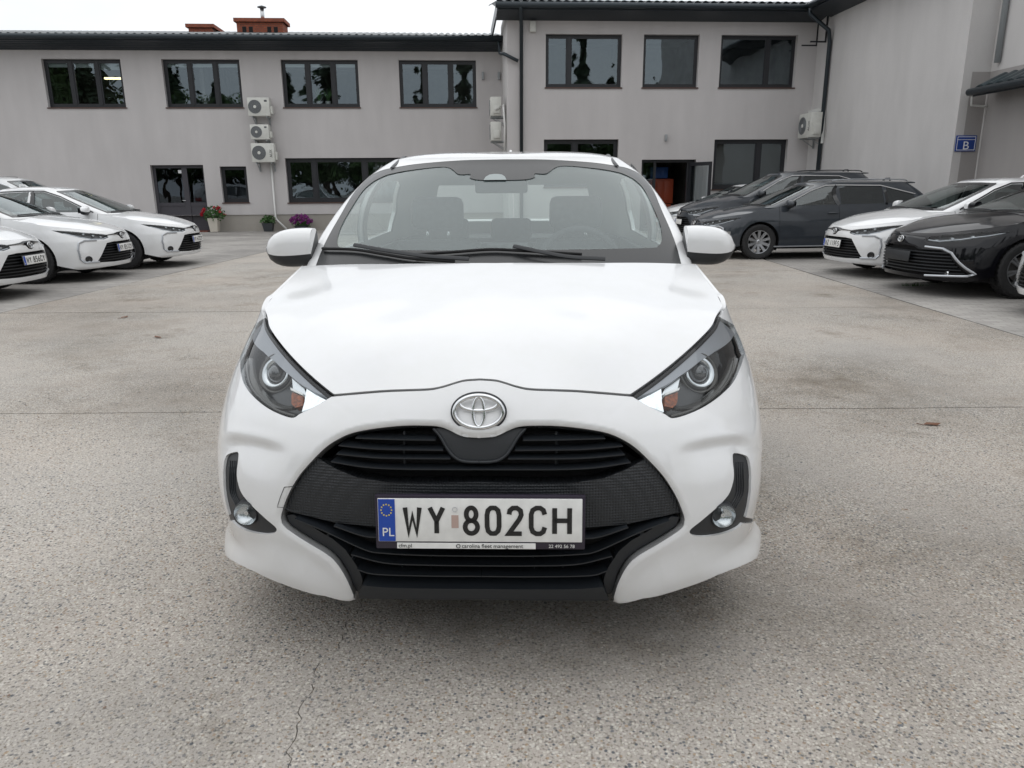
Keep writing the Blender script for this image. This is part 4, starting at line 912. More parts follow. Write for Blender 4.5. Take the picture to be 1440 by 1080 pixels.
    for s in (-1, 1):
        for k, P in enumerate((fw, rw, qw)):
            panel('side_window', G, G.sy(densify(np.array(P), .05), s), (), .1, 'car_side_glass' if (k == 0 or not dark_glass) else 'tint_glass', R, 0, -.006, .05, (2, 1))
        up = densify(np.array(Z([(1.46, .985), (2.04, 1.255), (2.33, 1.347), (2.6, 1.352), (3.1, 1.335), (3.45, 1.27)] if not wagon else [(1.46, .985), (2.04, 1.255), (2.33, 1.347), (2.6, 1.352), (3.4, 1.34), (4.06, 1.18)])), .05, False)
        q = G.sy(up, s); g = MB(); g.add(*tube(G(q)+snormal(G, q)*.004, 1, 4, False, True, (.018, .010, (s, 0, .4)))); g.build('window_trim', 'chrome' if wagon else 'gloss_black', R)
        for yy in (2.54, 3.46):
            q = G.sy(Z([(yy, .99), (yy, 1.335 if yy < 3 else 1.25)]), s); g = MB(); g.add(*tube(surf_sweep(G, q, .002), 1, 4, False, True, (.075 if yy < 3 else .05, .008, (s, 0, 0)))); g.build('door_pillar', 'gloss_black', R)
        for yy in (1.38, 2.53, 3.45):   # door shut lines
            q = B.sy(densify(np.array(Z([(yy, .962), (yy, .6), (yy-(.25 if yy > 3 else 0), .30)])), .04, False), s); g = MB(); g.add(*tube(B(q)+snormal(B, q)*.0005, .0035, 4)); g.build('door_seam', 'void_black', R)
        for yy in (2.30, 3.20):
            q = B.sy(Z([(yy, .84), (yy+.1, .845), (yy+.2, .845)]), s); g = MB(); g.add(*tube(B(q)+snormal(B, q)*.03, 1, 6, False, True, (.02, .03, (s, 0, 0)))); g.build('door_handle', paint, R, auto=50)
        q = B.sy(densify(np.array(Z([(1.3, .24), (3.2, .25)])), .2, False), s); g = MB(); g.add(*tube(B(q)+snormal(B, q)*.006, 1, 4, False, True, (.02, .03, (s, 0, 0)))); g.build('sill_trim', 'black_plastic' if not wagon else 'silver', R)
        tl = B.sy(Z([(4.05, .80), (4.35, .80), (4.35, .95), (4.1, .93)]), s); panel('tail_light', B, tl, (), .06, mat('tail_lens', (.30, .01, .012), .15, coat=.5), R, .01, .006, .05, (1.3, 1))
        for cy in (fyw, ryw):
            wheel_well(R, cy, zc, Ra+.005, s*.52*sw, s*.855*sw); make_wheel(Rw, .215, spokes, R, (s*(.775*sw), cy, Rw), s, spokes <= 7)
        mirror_housing(R, s, None, (s*.945*sw, 1.55*sy, 1.02*sz), paint, .95)
    # roof
    ul = np.linspace(0, 2.999, 80); e = G(np.stack([ul, np.full(80, zt)], 1)); loop = np.vstack([e, e[::-1]*np.array([-1, 1, 1])]); yend = e[-1, 1]; y0 = e[0, 1]
    hmid = .045*sz; cc = [(x*sw, y0+(yend-y0)*t, zt+hmid*(1-(x/.58)**2*.45)*(1-abs(2*t-.9)**2.2*.75)) for t in (.12, .3, .5, .7, .88) for x in (-.4, 0, .4)]
    inn = loop[::3].copy(); c_ = np.array([0, (y0+yend)/2]); inn[:, :2] = c_+(inn[:, :2]-c_)*.92; inn[:, 2] += .012; ctl = np.vstack([loop[::2], inn, cc]); ctl = ctl[np.r_[True, np.linalg.norm(np.diff(ctl, axis=0), axis=1) > 1e-4]]; rz = tps(ctl, 1e-6); RS = lambda Q: np.stack([Q[:, 0], Q[:, 1], rz(Q)], 1)
    lp = loop[:, :2]; lp = lp[np.r_[True, np.linalg.norm(np.diff(lp, axis=0), axis=1) > 1e-5]]; roof = panel('roof', RS, lp, (), .08, paint, R, .01, 0, .05)
    if wagon:
        g = MB(); yb = yend; g.add(*tube([(-.48*sw, yb-.04, zt-.01), (-.2, yb+.06, zt+.012), (.2, yb+.06, zt+.012), (.48*sw, yb-.04, zt-.01)], 1, 6, False, True, (.20, .03, (0, 0, 1)))); g.build('roof_spoiler', paint, roof, auto=50)
    if rail:
        for s in (-1, 1):
            P = [(s*.50*sw, y0+.35, zt+.035*sz), (s*.515*sw, y0+.5, zt+.050), (s*.52*sw, (y0+yend)/2, zt+.060), (s*.515*sw, yend-.25, zt+.050), (s*.50*sw, yend-.1, zt+.02)]; g = MB(); g.add(*tube(spline(P, 30), 1, 6, False, True, (.03, .022, (0, 0, 1)))); g.build('roof_rail', 'silver' if sz < 1.1 else 'black_plastic', roof, auto=50)
    g = MB(); g.add(*tube([(0, yend-.32, zt+.02), (0, yend-.25, zt+.075), (0, yend-.17, zt+.08), (0, yend-.15, zt+.005)], 1, 8, False, True, (.03, .02, (1, 0, 0)))); g.build('antenna_fin', paint, roof, auto=60)
    # tail deck
    if not wagon:
        dk = np.vstack([B(densify(B.sy(Z([(3.75, 1.015), (4.3, 1.04)])), .05, False)), B(np.stack([np.linspace(2.45, 2.999, 14), np.full(14, 1.04*sz)], 1))]); dk = np.vstack([[(0, 3.8*sy, 1.05*sz)], [(.6*sw, 3.75*sy, 1.03*sz)], dk]); dk[-1, 0] = 0
        ctl = np.vstack([dk, [(0, 4.1*sy, 1.075*sz), (0, 4.45*sy, 1.085*sz)]]); ctl = np.vstack([ctl, ctl[ctl[:, 0] > 1e-6]*np.array([-1, 1, 1])]); dz = tps(ctl, 1e-4); lp = sym(dk[:, :2]); lp = lp[np.r_[True, np.linalg.norm(np.diff(lp, axis=0), axis=1) > 1e-5]]
        panel('boot_lid', lambda Q: np.stack([Q[:, 0], Q[:, 1], dz(Q)], 1), lp, (), .08, paint, R, .02, .002, .05)
    # under-body, interior, wipers
    g = MB(); g.box((-.78*sw, .42*sy, .19*sz), (.78*sw, 4.35*sy, .26*sz)); g.build('underbody', 'void_black', R)
    g = MB(); g.box((-.72*sw, 1.3*sy, .3*sz), (.72*sw, 1.75*sy, .955*sz), .03); g.build('dashboard', 'interior_dark', R)
    g = MB(); g.box((-.76*sw, 1.4*sy, .27*sz), (.76*sw, 4.1*sy, .31*sz))
    for s in (-1, 1): g.box((s*.73*sw, 1.4*sy, .3*sz), (s*.765*sw, 4.0*sy, .95*sz))
    g.box((-.72*sw, 3.3*sy, .3*sz), (.72*sw, 4.0*sy, .97*sz)); g.build('cabin_tub', 'interior_dark', R)
    for x in (-.37, .37): seat(R, x*sw, 2.25*sy, top=1.02*sz, m='interior_grey')
    ctr = Vector((.37*sw, 1.92*sy, .90*sz)); tl = Matrix.Rotation(math.radians(-24), 4, 'X'); g = MB(); g.add(*tube([ctr+tl @ Vector((.185*math.cos(a), 0, .18*math.sin(a))) for a in np.linspace(0, 2*math.pi, 25)[:-1]], .016, 6, True)); g.build('steering_wheel', 'interior_dark', R, smooth=True)
    for (xa, xb) in ((-.62, .05), (-.05, .55)):
        q = G.fx(X([(xa+(xb-xa)*t, .985+.012*math.sin(t*3.1)) for t in np.linspace(0, 1, 10)])); g = MB(); g.add(*tube(G(q)+snormal(G, q)*.012, .009, 5)); g.build('wiper', 'black_plastic', R, smooth=True)
    R['_plate'] = (0., float(B(B.fx([(0, .47*sz)]))[0, 1])-.022, (.475 if frontface == 'compact' else .455)*sz)
    return R
glass('car_glass', (.55, .62, .60), (.95, 1., 1.), 1.5, .07)
glass('car_side_glass', (.38, .43, .43), (.95, 1., 1.), 1.5, .04)
glass('tint_glass', (.06, .065, .07), (.9, .97, 1.), 1.5, .02)
def copy_tree(o, parent=None):
    c = o.copy(); COL.objects.link(c); c.parent = parent
    for ch in o.children: copy_tree(ch, c)
    return c
def place(o, nose, theta): o.location = (nose[0], nose[1], 0); o.rotation_euler = (0, 0, math.radians(theta))
FAC = 5.5     # the yard's buildings and parking rows are turned by this angle against the hatchback
RIGHT_ROW, LEFT_ROW = -90+FAC, 90+FAC
sedan = make_car('sedan_car', 'sedan', 'white_paint')
GL, GR = 'white saloons parked in the left row', 'cars parked in the right row'
spots = [((-6.42, 7.9), LEFT_ROW, 'white saloon with plate WY 856CY parked in front of two like it', 'WY 856CY', GL),
         ((-6.43, 10.15), LEFT_ROW, 'white saloon with plate WY 851CY parked between two like it', 'WY 851CY', GL),
         ((-6.18, 12.25), LEFT_ROW, 'white saloon with plate WY 672CY parked near the glazed double door', 'WY 672CY', GL),
         ((4.80, 10.1), RIGHT_ROW, 'white saloon with plate WZ 119FS beside the black saloon', 'WZ 119FS', GR),
         ((3.6, 19.3), RIGHT_ROW, 'white saloon mostly hidden behind the dark SUV near the open door', None, GR),
         ((5.22, 5.75), RIGHT_ROW, 'white car bumper corner standing nearest in front of the black saloon', None, GR)]
for i, (pos, th, lab, pl, grp) in enumerate(spots):
    c = sedan if i == 0 else copy_tree(sedan)
    place(c, pos, th); tag(c, lab, 'car', grp); c['_pl'] = pl or ''
allc = [o for o in COL.objects if o.name.split('.')[0] == 'sedan_car']
for c in allc:
    make_plate(c, tuple(c['_plate']), math.radians(-6), c['_pl'] or None)
blk = make_car('sedan_car', 'sedan', 'black_paint', sw=1.03, sy=1.055, sz=1.01, frontface='wide', wheelR=.335, spokes=7); tag(blk, 'black saloon with silver corner trims and no number plate lettering', 'car', GR); place(blk, (4.84, 8.05), RIGHT_ROW); make_plate(blk, tuple(blk['_plate']), math.radians(-6), None)
for ch in blk.children:
    if ch.name.startswith('plate_holder'):
        for g2 in list(ch.children):
            for g3 in list(g2.children): bpy.data.objects.remove(g3)
            bpy.data.objects.remove(g2)
wag = make_car('estate_car', 'estate', 'graphite_paint', wagon=True, rail=True, dark_glass=True, spokes=10, wheelR=.325); tag(wag, 'dark grey estate car with roof rails and bright window trim, seen side on', 'car', GR); place(wag, (3.30, 13.3), RIGHT_ROW); make_plate(wag, tuple(wag['_plate']), math.radians(-6), None)
suv = make_car('suv_car', 'suv', 'graphite_paint', wagon=True, rail=True, dark_glass=True, sw=1.06, sy=1.03, sz=1.17, wheelR=.36, spokes=10); tag(suv, 'dark SUV behind the grey estate car, its roof showing above', 'car', GR); place(suv, (3.60, 16.4), RIGHT_ROW); make_plate(suv, tuple(suv['_plate']), math.radians(-6), None)
sv2 = copy_tree(suv); tag(sv2, 'silver SUV roof showing behind the white saloons by the left wall', 'car', GL); place(sv2, (-9.1, 15.3), LEFT_ROW)
car_paint('silver_paint', (.55, .56, .57), .3, .05)
def recolour(o, a, b):
    for ch in o.children:
        if ch.type == 'MESH' and any(m and m.name == a for m in ch.data.materials):
            ch.data = ch.data.copy()
            for i, m in enumerate(ch.data.materials):
                if m and m.name == a: ch.data.materials[i] = MATS[b]
        recolour(ch, a, b)
recolour(sv2, 'graphite_paint', 'silver_paint')
for c in COL.objects:
    for k in ('_plate', '_pl'):
        if k in c: del c[k]
# ------------------------------------------------------------------ buildings
def wall_mat(name, col, sc=60.):
    m = mat(name, col, .9); t = m.node_tree; b = t.nodes['Principled BSDF']; tc = t.nodes.new('ShaderNodeTexCoord')
    n1 = t.nodes.new('ShaderNodeTexNoise'); n1.inputs['Scale'].default_value = .35; n1.inputs['Detail'].default_value = 8
    mp = t.nodes.new('ShaderNodeMapping'); mp.inputs['Scale'].default_value = (1, 1, .25); t.links.new(tc.outputs['Object'], mp.inputs['Vector']); n3 = t.nodes.new('ShaderNodeTexNoise'); n3.inputs['Scale'].default_value = 2.2; n3.inputs['Detail'].default_value = 6; t.links.new(mp.outputs[0], n3.inputs['Vector'])
    n2 = t.nodes.new('ShaderNodeTexNoise'); n2.inputs['Scale'].default_value = sc; n2.inputs['Detail'].default_value = 3
    for n in (n1, n2): t.links.new(tc.outputs['Object'], n.inputs['Vector'])
    r = t.nodes.new('ShaderNodeValToRGB'); r.color_ramp.elements[0].position = .3; r.color_ramp.elements[1].position = .72
    r.color_ramp.elements[0].color = tuple(c*.82 for c in col)+(1,); r.color_ramp.elements[1].color = tuple(c*1.05 for c in col)+(1,)
    ad = t.nodes.new('ShaderNodeMixRGB'); ad.inputs['Fac'].default_value = .5; t.links.new(n1.outputs['Fac'], ad.inputs[1]); t.links.new(n3.outputs['Fac'], ad.inputs[2]); a2 = t.nodes.new('ShaderNodeMixRGB'); a2.inputs['Fac'].default_value = .22; t.links.new(ad.outputs[0], a2.inputs[1]); t.links.new(n2.outputs['Fac'], a2.inputs[2])
    t.links.new(a2.outputs[0], r.inputs['Fac']); t.links.new(r.outputs[0], b.inputs['Base Color'])
    bp = t.nodes.new('ShaderNodeBump'); bp.inputs['Strength'].default_value = .5; bp.inputs['Distance'].default_value = .004; t.links.new(n2.outputs['Fac'], bp.inputs['Height']); t.links.new(bp.outputs[0], b.inputs['Normal'])
    return m
wall_mat('render_grey', (.58, .555, .55)); wall_mat('render_light', (.60, .582, .572)); wall_mat('plinth_grey', (.37, .345, .31)); wall_mat('render_shaded', (.36, .34, .33))  # the darkest render has the canopy's shade mixed into its colour
mat('frame_black', (.018, .019, .023), .4); mat('frame_brown', (.085, .045, .035), .5); mat('door_grey', (.055, .052, .062), .45)
mat('roof_metal', (.022, .036, .042), .35, .2, noise=(3, .25)); mat('soffit', (.020, .027, .034), .5); mat('gutter_steel', (.030, .040, .048), .35, .3)
mat('ac_white', (.62, .62, .58), .45, noise=(6, .08)); mat('ac_grille', (.10, .105, .11), .5); mat('pipe_white', (.70, .70, .68), .45); mat('pipe_grey', (.30, .32, .33), .5)
mat('blind_fabric', (.42, .45, .44), .8); mat('room_dark', (.15, .145, .135), .9, noise=(1.3, .5)); mat('room_wall', (.16, .14, .12), .9); mat('lamp_tube', (1, .9, .6), .5, emit=(1., .82, .45), es=3.0)
mat('sign_blue', (.010, .045, .24), .35); mat('sign_white', (.75, .76, .78), .4); mat('steel_flue', (.55, .56, .57), .3, .9); mat('crate_orange', (.42, .075, .03), .5); mat('crate_blue', (.03, .10, .33), .5); mat('rust_red', (.16, .045, .03), .6)
def brick_mat():
    m = mat('chimney_brick', (.30, .075, .035), .8); t = m.node_tree; b = t.nodes['Principled BSDF']; tc = t.nodes.new('ShaderNodeTexCoord'); mp = t.nodes.new('ShaderNodeMapping'); mp.inputs['Rotation'].default_value = (math.pi/2, 0, 0)
    br = t.nodes.new('ShaderNodeTexBrick'); br.inputs['Scale'].default_value = 4.0; br.inputs['Color1'].default_value = (.34, .085, .038, 1); br.inputs['Color2'].default_value = (.24, .06, .03, 1); br.inputs['Mortar'].default_value = (.14, .07, .05, 1); br.inputs['Mortar Size'].default_value = .03
    t.links.new(tc.outputs['Object'], mp.inputs['Vector']); t.links.new(mp.outputs[0], br.inputs['Vector']); t.links.new(br.outputs['Color'], b.inputs['Base Color'])
brick_mat()
PHI = math.radians(FAC); BD = np.array([math.cos(PHI), math.sin(PHI), 0]); BN = np.array([-math.sin(PHI), math.cos(PHI), 0])   # along facade, into building
BO = np.array([-8.6, 24.6, 0.])
WING = -3.05        # the right wing stands this far in front of the left one
def loc_y(px, py, y):   # pixel -> (x,z) on the facade-parallel plane at local depth y
    d = ray(px, py); P0 = BO+BN*y; t = ((P0-CPOS)@BN)/(d@BN); P = CPOS+d*t-BO; return float(P@BD), float(P[2])
def loc_x(px, py, x):   # pixel -> (y,z) on the plane at right angles to the facade at local x
    d = ray(px, py); P0 = BO+BD*x; t = ((P0-CPOS)@BD)/(d@BD); P = CPOS+d*t-BO; return float(P@BN), float(P[2])
def rect(TL, TR, BL, BR, y):
    a, b, c, d = [loc_y(*p, y) for p in (TL, TR, BL, BR)]; return (a[0]+c[0])/2, (b[0]+d[0])/2, (c[1]+d[1])/2, (a[1]+b[1])/2
def bld(name, label, cat='building'): o = empty(name, tuple(BO), PHI); tag(o, label, cat); return o
def vplane(y): return lambda Q: np.stack([Q[:, 0], np.full(len(Q), y), Q[:, 1]], 1)
def box_rect(r): x0, x1, z0, z1 = r; return [(x0, z0), (x1, z0), (x1, z1), (x0, z1)]
mat('blind_brown', (.11, .09, .075), .8)
def window(parent, r, y, mull=(), m='pane_glass', blind=(), sill=True, bm='blind_fabric', fw=.07, rev=.14, sash=True):
    """recessed window: frame with mullions, one pane per light, sill and roller blinds"""
    x0, x1, z0, z1 = r; yf = y+rev; f = MB(); xs = [x0]+[x0+(x1-x0)*k for k in mull]+[x1]
    for (a, b) in ((x0, x0+fw), (x1-fw, x1)): f.box((a, yf, z0), (b, yf+.07, z1))
    f.box((x0+fw, yf+.001, z0), (x1-fw, yf+.069, z0+fw*1.25)); f.box((x0+fw, yf+.001, z1-fw), (x1-fw, yf+.069, z1))
    for k in xs[1:-1]: f.box((k-fw*.75, yf-.006, z0+fw*1.25), (k+fw*.75, yf+.064, z1-fw))
    w = f.build('window', 'frame_black', parent)
    for i in range(len(xs)-1):
        a = xs[i]+(fw if i == 0 else fw*.75); b = xs[i+1]-(fw if i == len(xs)-2 else fw*.75); c, d = z0+fw*1.25, z1-fw
        if sash:
            g = MB(); q = .045
            g.box((a, yf+.012, c), (a+q, yf+.05, d)); g.box((b-q, yf+.012, c), (b, yf+.05, d)); g.box((a+q, yf+.013, c), (b-q, yf+.049, c+q)); g.box((a+q, yf+.013, d-q), (b-q, yf+.049, d)); g.build('sash', 'frame_black', w)
        p = MB(); tw = random.uniform(-.004, .004); p.add([(a, yf+.03+tw, c), (b, yf+.03-tw, c), (b, yf+.03-tw*.5, d), (a, yf+.03+tw*1.2, d)], [(0, 1, 2, 3)]); p.build('pane', m, w)
        if i < len(blind) and blind[i]:
            s = MB(); s.box((a+.02, yf+.085, d-blind[i]), (b-.02, yf+.09, d-.03)); s.build('blind', bm, w)
    if sill:
        s = MB(); s.box((x0-.03, y-.035, z0-.035), (x1+.03, yf, z0+.001)); s.build('sill', 'frame_brown', w)
    return w
def ac_unit(label, w, h, d, loc, rz, text=None, arms=True):
    """outdoor unit, front faces local -y, base at z=0, back at y=+d"""
    R = empty('air_conditioner', loc, rz); tag(R, label, 'air conditioner', 'outdoor air conditioning units on the walls')
    b = MB(); b.box((-w/2, 0, 0), (w/2, d, h), .012); b.build('casing', 'ac_white', R, auto=30)
    r = min(h*.44, w*.30); cx = -w*.17; cz = h*.5
    f = MB(); f.lathe([(.001, -.004), (r*.28, -.006), (r*.30, -.003), (r, -.003), (r, .0)], 32, 'Y', (cx, 0, cz)); fg = f.build('fan_grille', 'ac_grille', R, auto=40)
    for k in range(5):
        g = MB(); rr = r*(.4+.15*k); g.add(*tube([(cx+rr*math.cos(a), -.008, cz+rr*math.sin(a)) for a in np.linspace(0, 6.2832, 25)[:-1]], .0045, 4, True)); g.build('guard_ring', 'pipe_grey', fg)
    g = MB(); g.lathe([(.001, -.014), (r*.22, -.012), (r*.24, -.004)], 20, 'Y', (cx, 0, cz)); g.build('fan_hub', 'ac_white', fg, auto=40)
    v = MB(); v.box((w/2, d*.25, h*.12), (w/2+.07, d*.85, h*.55), .01); v.build('valve_cover', 'ac_white', R, auto=30)
    if text: text_mesh('unit_lettering', text, h*.20, 'ink', R, (w*.40, -.003, h*.25), (math.pi/2, -math.pi/2, 0), .001)
    else:
        s = MB(); s.box((w*.27, -.003, h*.76), (w*.40, -.0005, h*.87)); s.build('badge', 'ac_grille', R)
    if arms:
        for x in (-w*.33, w*.33):
            a = MB(); a.box((x-.02, .02, -.045), (x+.02, d+.14, -.005)); a.box((x-.02, d+.10, -.30), (x+.02, d+.14, -.045)); a.tube([(x, .10, -.04), (x, d+.11, -.26)], .012, 6); a.build('bracket', 'pipe_grey', R)
    return R
def downpipe(parent, pts, r=.05, m='gutter_steel', name='downpipe', clips=True):
    g = MB(); g.add(*tube(pts, r, 10)); return g.build(name, m, parent, smooth=True)
def roof_sheet(parent, x0, x1, y0, z0, depth, slope, per=.24, amp=.07, name='tile_roof'):
    n = int((x1-x0)/per*8); V = []; rows = 12
    for j in range(rows+1):
        yy = depth*j/rows
        for i in range(n+1):
            x = x0+(x1-x0)*i/n; V.append((x, y0+yy, z0+yy*slope+amp*abs(math.sin(math.pi*(x-x0)/per))))
    Fc = [(j*(n+1)+i, j*(n+1)+i+1, (j+1)*(n+1)+i+1, (j+1)*(n+1)+i) for j in range(rows) for i in range(n)]
    o = MB(); o.add(V, Fc); o.add([(v[0], v[1]+.001, v[2]-.02) for v in V], [f[::-1] for f in Fc]); return o.build(name, 'roof_metal', parent, smooth=True)
# --- left wing
LB = bld('office_building', 'long grey rendered two storey wing with dark eaves, left of the corner downpipe')
up = [rect((59, 82), (169, 82), (66, 149), (177, 150), 0), rect((228, 83), (336.7, 83), (233, 151), (341.7, 151), 0), rect((395.5, 84), (502.5, 84), (398, 151.4), (506.7, 152), 0), rect((561.4, 85), (669, 85), (562, 152), (670.5, 152), 0)]
zt = sum(r[3] for r in up)/4; zb = sum(r[2] for r in up)/4; up = [(r[0], r[1], zb, zt) for r in up]
door = rect((211, 232), (285, 232), (222, 323), (295.6, 323), 0); door = (door[0], door[1], .03, door[3])
small = rect((309.6, 234), (345.6, 234), (313, 284.6), (351, 285), 0)
big = rect((401.7, 222), (580, 222), (404.4, 284), (580, 284.5), 0)
XL = loc_y(-160, 150, 0)[0]-12; XC = loc_y(714, 150, WING)[0]; ZW = loc_y(400, 73.5, 0)[1]
wy = vplane(0.)
panel('wall', wy, [(XL, .55), (XC+.2, .55), (XC+.2, ZW+.5), (XL, ZW+.5)], [box_rect(r) for r in up+[(big[0], big[1], big[2], big[3]), (small[0], small[1], small[2], small[3])]]+[[(door[0], .5501), (door[1], .5501), (door[1], door[3]), (door[0], door[3])]], 1.2, 'render_grey', LB, .22)
pz = .55
panel('plinth', vplane(.03), [(XL, -.05), (door[0]-.001, -.05), (door[0]-.001, pz), (XL, pz)], (), 1.5, 'plinth_grey', LB, .1); panel('plinth', vplane(.03), [(door[1]+.001, -.05), (XC, -.05), (XC, pz), (door[1]+.001, pz)], (), 1.5, 'plinth_grey', LB, .1)
for k, r in enumerate(up): window(LB, r, 0., (1/3, 2/3), 'pane_glass', ((.16, .17, .24), (.15, .15, .15), (.14, .14, .14), (0, 0, 0))[k])
window(LB, small, 0., (), 'pane_glass_dark'); window(LB, big, 0., (.22, .62), 'pane_glass', fw=.09)
rm = MB(); rm.box((XL, 3.4, 0), (XC+2, 3.5, ZW)); rm.box((XL, .25, 3.1), (XC, 3.4, 3.3)); rm.box((XL, .25, ZW-.1), (XC, 3.4, ZW)); rm.box((XL, .25, -.02), (XC, 3.4, .02))
for x in (up[0][0]-1, up[1][0]-1, up[2][0]-1, up[3][0]-1, big[0]-.5, small[0]-.4): rm.box((x, .25, 0), (x+.1, 3.4, ZW))
rm.build('room_shell', 'room_dark', LB)
x_, z_ = loc_y(161, 110, 1.6); s = MB(); s.box((x_-.35, 1.6, z_-.03), (x_+.35, 1.7, z_+.03)); s.build('ceiling_lamp', 'lamp_tube', LB)
# double door
d = MB(); x0, x1, z0, z1 = door; yd = .16; xm = x0+(x1-x0)*.60
d.box((x0, yd, 0), (x0+.10, yd+.08, z1)); d.box((x1-.08, yd, 0), (x1, yd+.08, z1)); d.box((x0+.1, yd+.001, z1-.10), (x1-.08, yd+.079, z1)); d.box((xm-.09, yd-.005, .02), (xm+.09, yd+.07, z1-.1)); d.box((x0+.1, yd+.002, .02), (xm-.09, yd+.05, .15)); d.box((xm+.09, yd+.002, .02), (x1-.08, yd+.05, .15))
d.box((x0+.1, yd+.002, .86), (xm-.09, yd+.05, .98)); d.box((xm+.09, yd+.002, .86), (x1-.08, yd+.05, .98)); dr = d.build('double_door', 'door_grey', LB)
for a, b in ((x0+.1, xm-.09), (xm+.09, x1-.08)):
    g = MB(); g.box((a, yd+.02, .15), (b, yd+.04, .86)); g.build('door_panel', 'door_grey', dr); g = MB(); g.add([(a, yd+.03, .98), (b, yd+.03, .98), (b, yd+.03, z1-.1), (a, yd+.03, z1-.1)], [(0, 1, 2, 3)]); g.build('pane', 'pane_glass_dark', dr)
g = MB(); g.add(*tube([(xm-.04, yd-.02, 1.05), (xm-.04, yd-.06, 1.05), (xm-.16, yd-.06, 1.05)], .012, 8)); g.build('handle', 'chrome', dr, smooth=True)
g = MB(); px_ = loc_y(251, 241, 0); g.box((px_[0]-.08, yd+.02, px_[1]-.06), (px_[0]+.08, yd+.025, px_[1]+.05)); g.build('door_notice', 'sign_white', dr)
g = MB(); g.box((x0, -.25, -.02), (x1, .16, .03)); g.build('doorstep', 'rust_red', LB)
# eaves
OV = .75; ze = loc_y(400, 58, -OV)[1]; zt_ = loc_y(400, 50.5, -OV)[1]
x1e = loc_y(706, 60, -OV)[0]
s = MB(); s.add([(XL, -OV, ze), (x1e, -OV, ze), (x1e, .0, ZW+.04), (XL, .0, ZW+.04), (XL, -OV, ze+.2), (x1e, -OV, ze+.2), (x1e, .0, ZW+.3), (XL, .0, ZW+.3)], [(0, 1, 2, 3), (4, 7, 6, 5), (0, 4, 5, 1), (1, 5, 6, 2), (3, 2, 6, 7), (0, 3, 7, 4)]); s.build('soffit', 'soffit', LB)
for k in range(5):   # boarding grooves
    g = MB(); yy = -OV+.12+k*.13; zz = ze+(ZW+.04-ze)*(yy+OV)/OV; g.box((XL, yy, zz-.012), (x1e, yy+.02, zz+.01)); g.build('soffit_board', 'soffit', LB)
g = MB(); g.add(*tube([(XL, -OV-.07, ze+.11), (x1e+.1, -OV-.07, ze+.11)], .085, 12)); g.build('gutter', 'gutter_steel', LB, smooth=True)
roof_sheet(LB, XL, x1e+.05, -OV-.10, zt_-.02, 5.5, .20)
# chimneys stand on the roof behind the eaves
def chimney(label, x0, x1, z0, z1, y, dep, flue=None):
    C = empty('brick_chimney', tuple(BO+BD*((x0+x1)/2)+BN*y+np.array([0, 0, z0])), PHI); tag(C, label, 'chimney', 'brick chimneys on the left wing roof'); w = x1-x0; h = z1-z0
    b = MB(); b.box((-w/2, 0, -.8), (w/2, dep, h-.12)); b.build('stack', 'chimney_brick', C)
    b = MB(); b.box((-w/2-.08, -.08, h-.12), (w/2+.08, dep+.08, h)); b.build('capping', 'chimney_brick', C)
    for k in (-.34, -.20, .20, .34):
        g = MB(); g.box((k*w-.07, -.008, h-.50), (k*w+.07, .03, h-.28)); g.build('vent_opening', 'void_black', C)
    if flue:
        g = MB(); g.add(*tube([(flue*w, dep/2, h-.05), (flue*w, dep/2, h+.42)], .07, 12)); f = g.build('flue_pipe', 'steel_flue', C, smooth=True); g = MB(); g.lathe([(.001, .08), (.16, .02), (.16, .0), (.001, .02)], 16, 'Z', (flue*w, dep/2, h+.44)); g.build('flue_cowl', 'gutter_steel', f, auto=30)
a = loc_y(334, 50, 2.6); b = loc_y(397, 26, 2.6); chimney('large red brick chimney with a steel flue pipe', a[0], b[0], a[1], b[1], 2.6, .8, .02)
a = loc_y(266, 50, 3.4); b = loc_y(298, 34, 3.4); chimney('small red brick chimney without a flue', a[0], b[0], a[1], b[1], 3.4, 1.6)
# --- right wing
RB = bld('office_building', 'taller grey rendered wing with large plate windows behind the dark estate car')
Y2 = WING
r1 = rect((768, 48), (875, 48), (766.7, 123), (874, 123), Y2); r2 = rect((906, 48.6), (983.6, 48.6), (903, 123), (981, 123), Y2); r3 = rect((1015.5, 48.6), (1120.5, 49), (1010, 123.6), (1118, 123), Y2)
zt2 = (r1[3]+r2[3]+r3[3])/3; zb2 = (r1[2]+r2[2]+r3[2])/3; R3 = [(r[0], r[1], zb2, zt2) for r in (r1, r2, r3)]
l1 = rect((765.5, 196), (870, 196), (764, 263), (868, 263), Y2); l2 = rect((1005, 196), (1108, 196), (1001, 266), (1103, 266), Y2); dd = rect((903, 224.4), (979, 224.4), (901, 262), (977, 262), Y2); dd = (dd[0], dd[1], .0, dd[3])
XR = loc_y(1146, 100, Y2)[0]; ZR = loc_y(900, 31.5, Y2)[1]
panel('wall', vplane(Y2), [(XC, .0), (dd[0], 0.), (dd[0], dd[3]), (dd[1], dd[3]), (dd[1], 0.), (XR+.1, 0.), (XR+.1, ZR+.6), (XC, ZR+.6)], [box_rect(r) for r in R3+[l1, l2]], 1.2, 'render_grey', RB, .22)
sd = MB(); sd.box((XC+.001, Y2+.001, 0), (XC+.2, .3, ZR+.5)); sd.build('side_wall', 'render_light', RB)
window(RB, R3[0], Y2, (.31,), 'pane_glass', fw=.06); window(RB, R3[1], Y2, (), 'pane_glass', fw=.06); window(RB, R3[2], Y2, (.64,), 'pane_glass', fw=.06)
window(RB, l1, Y2, (.42,), 'pane_glass_dark', fw=.08); window(RB, l2, Y2, (.63,), 'pane_glass', (1.25, 1.25), bm='blind_brown', fw=.08)
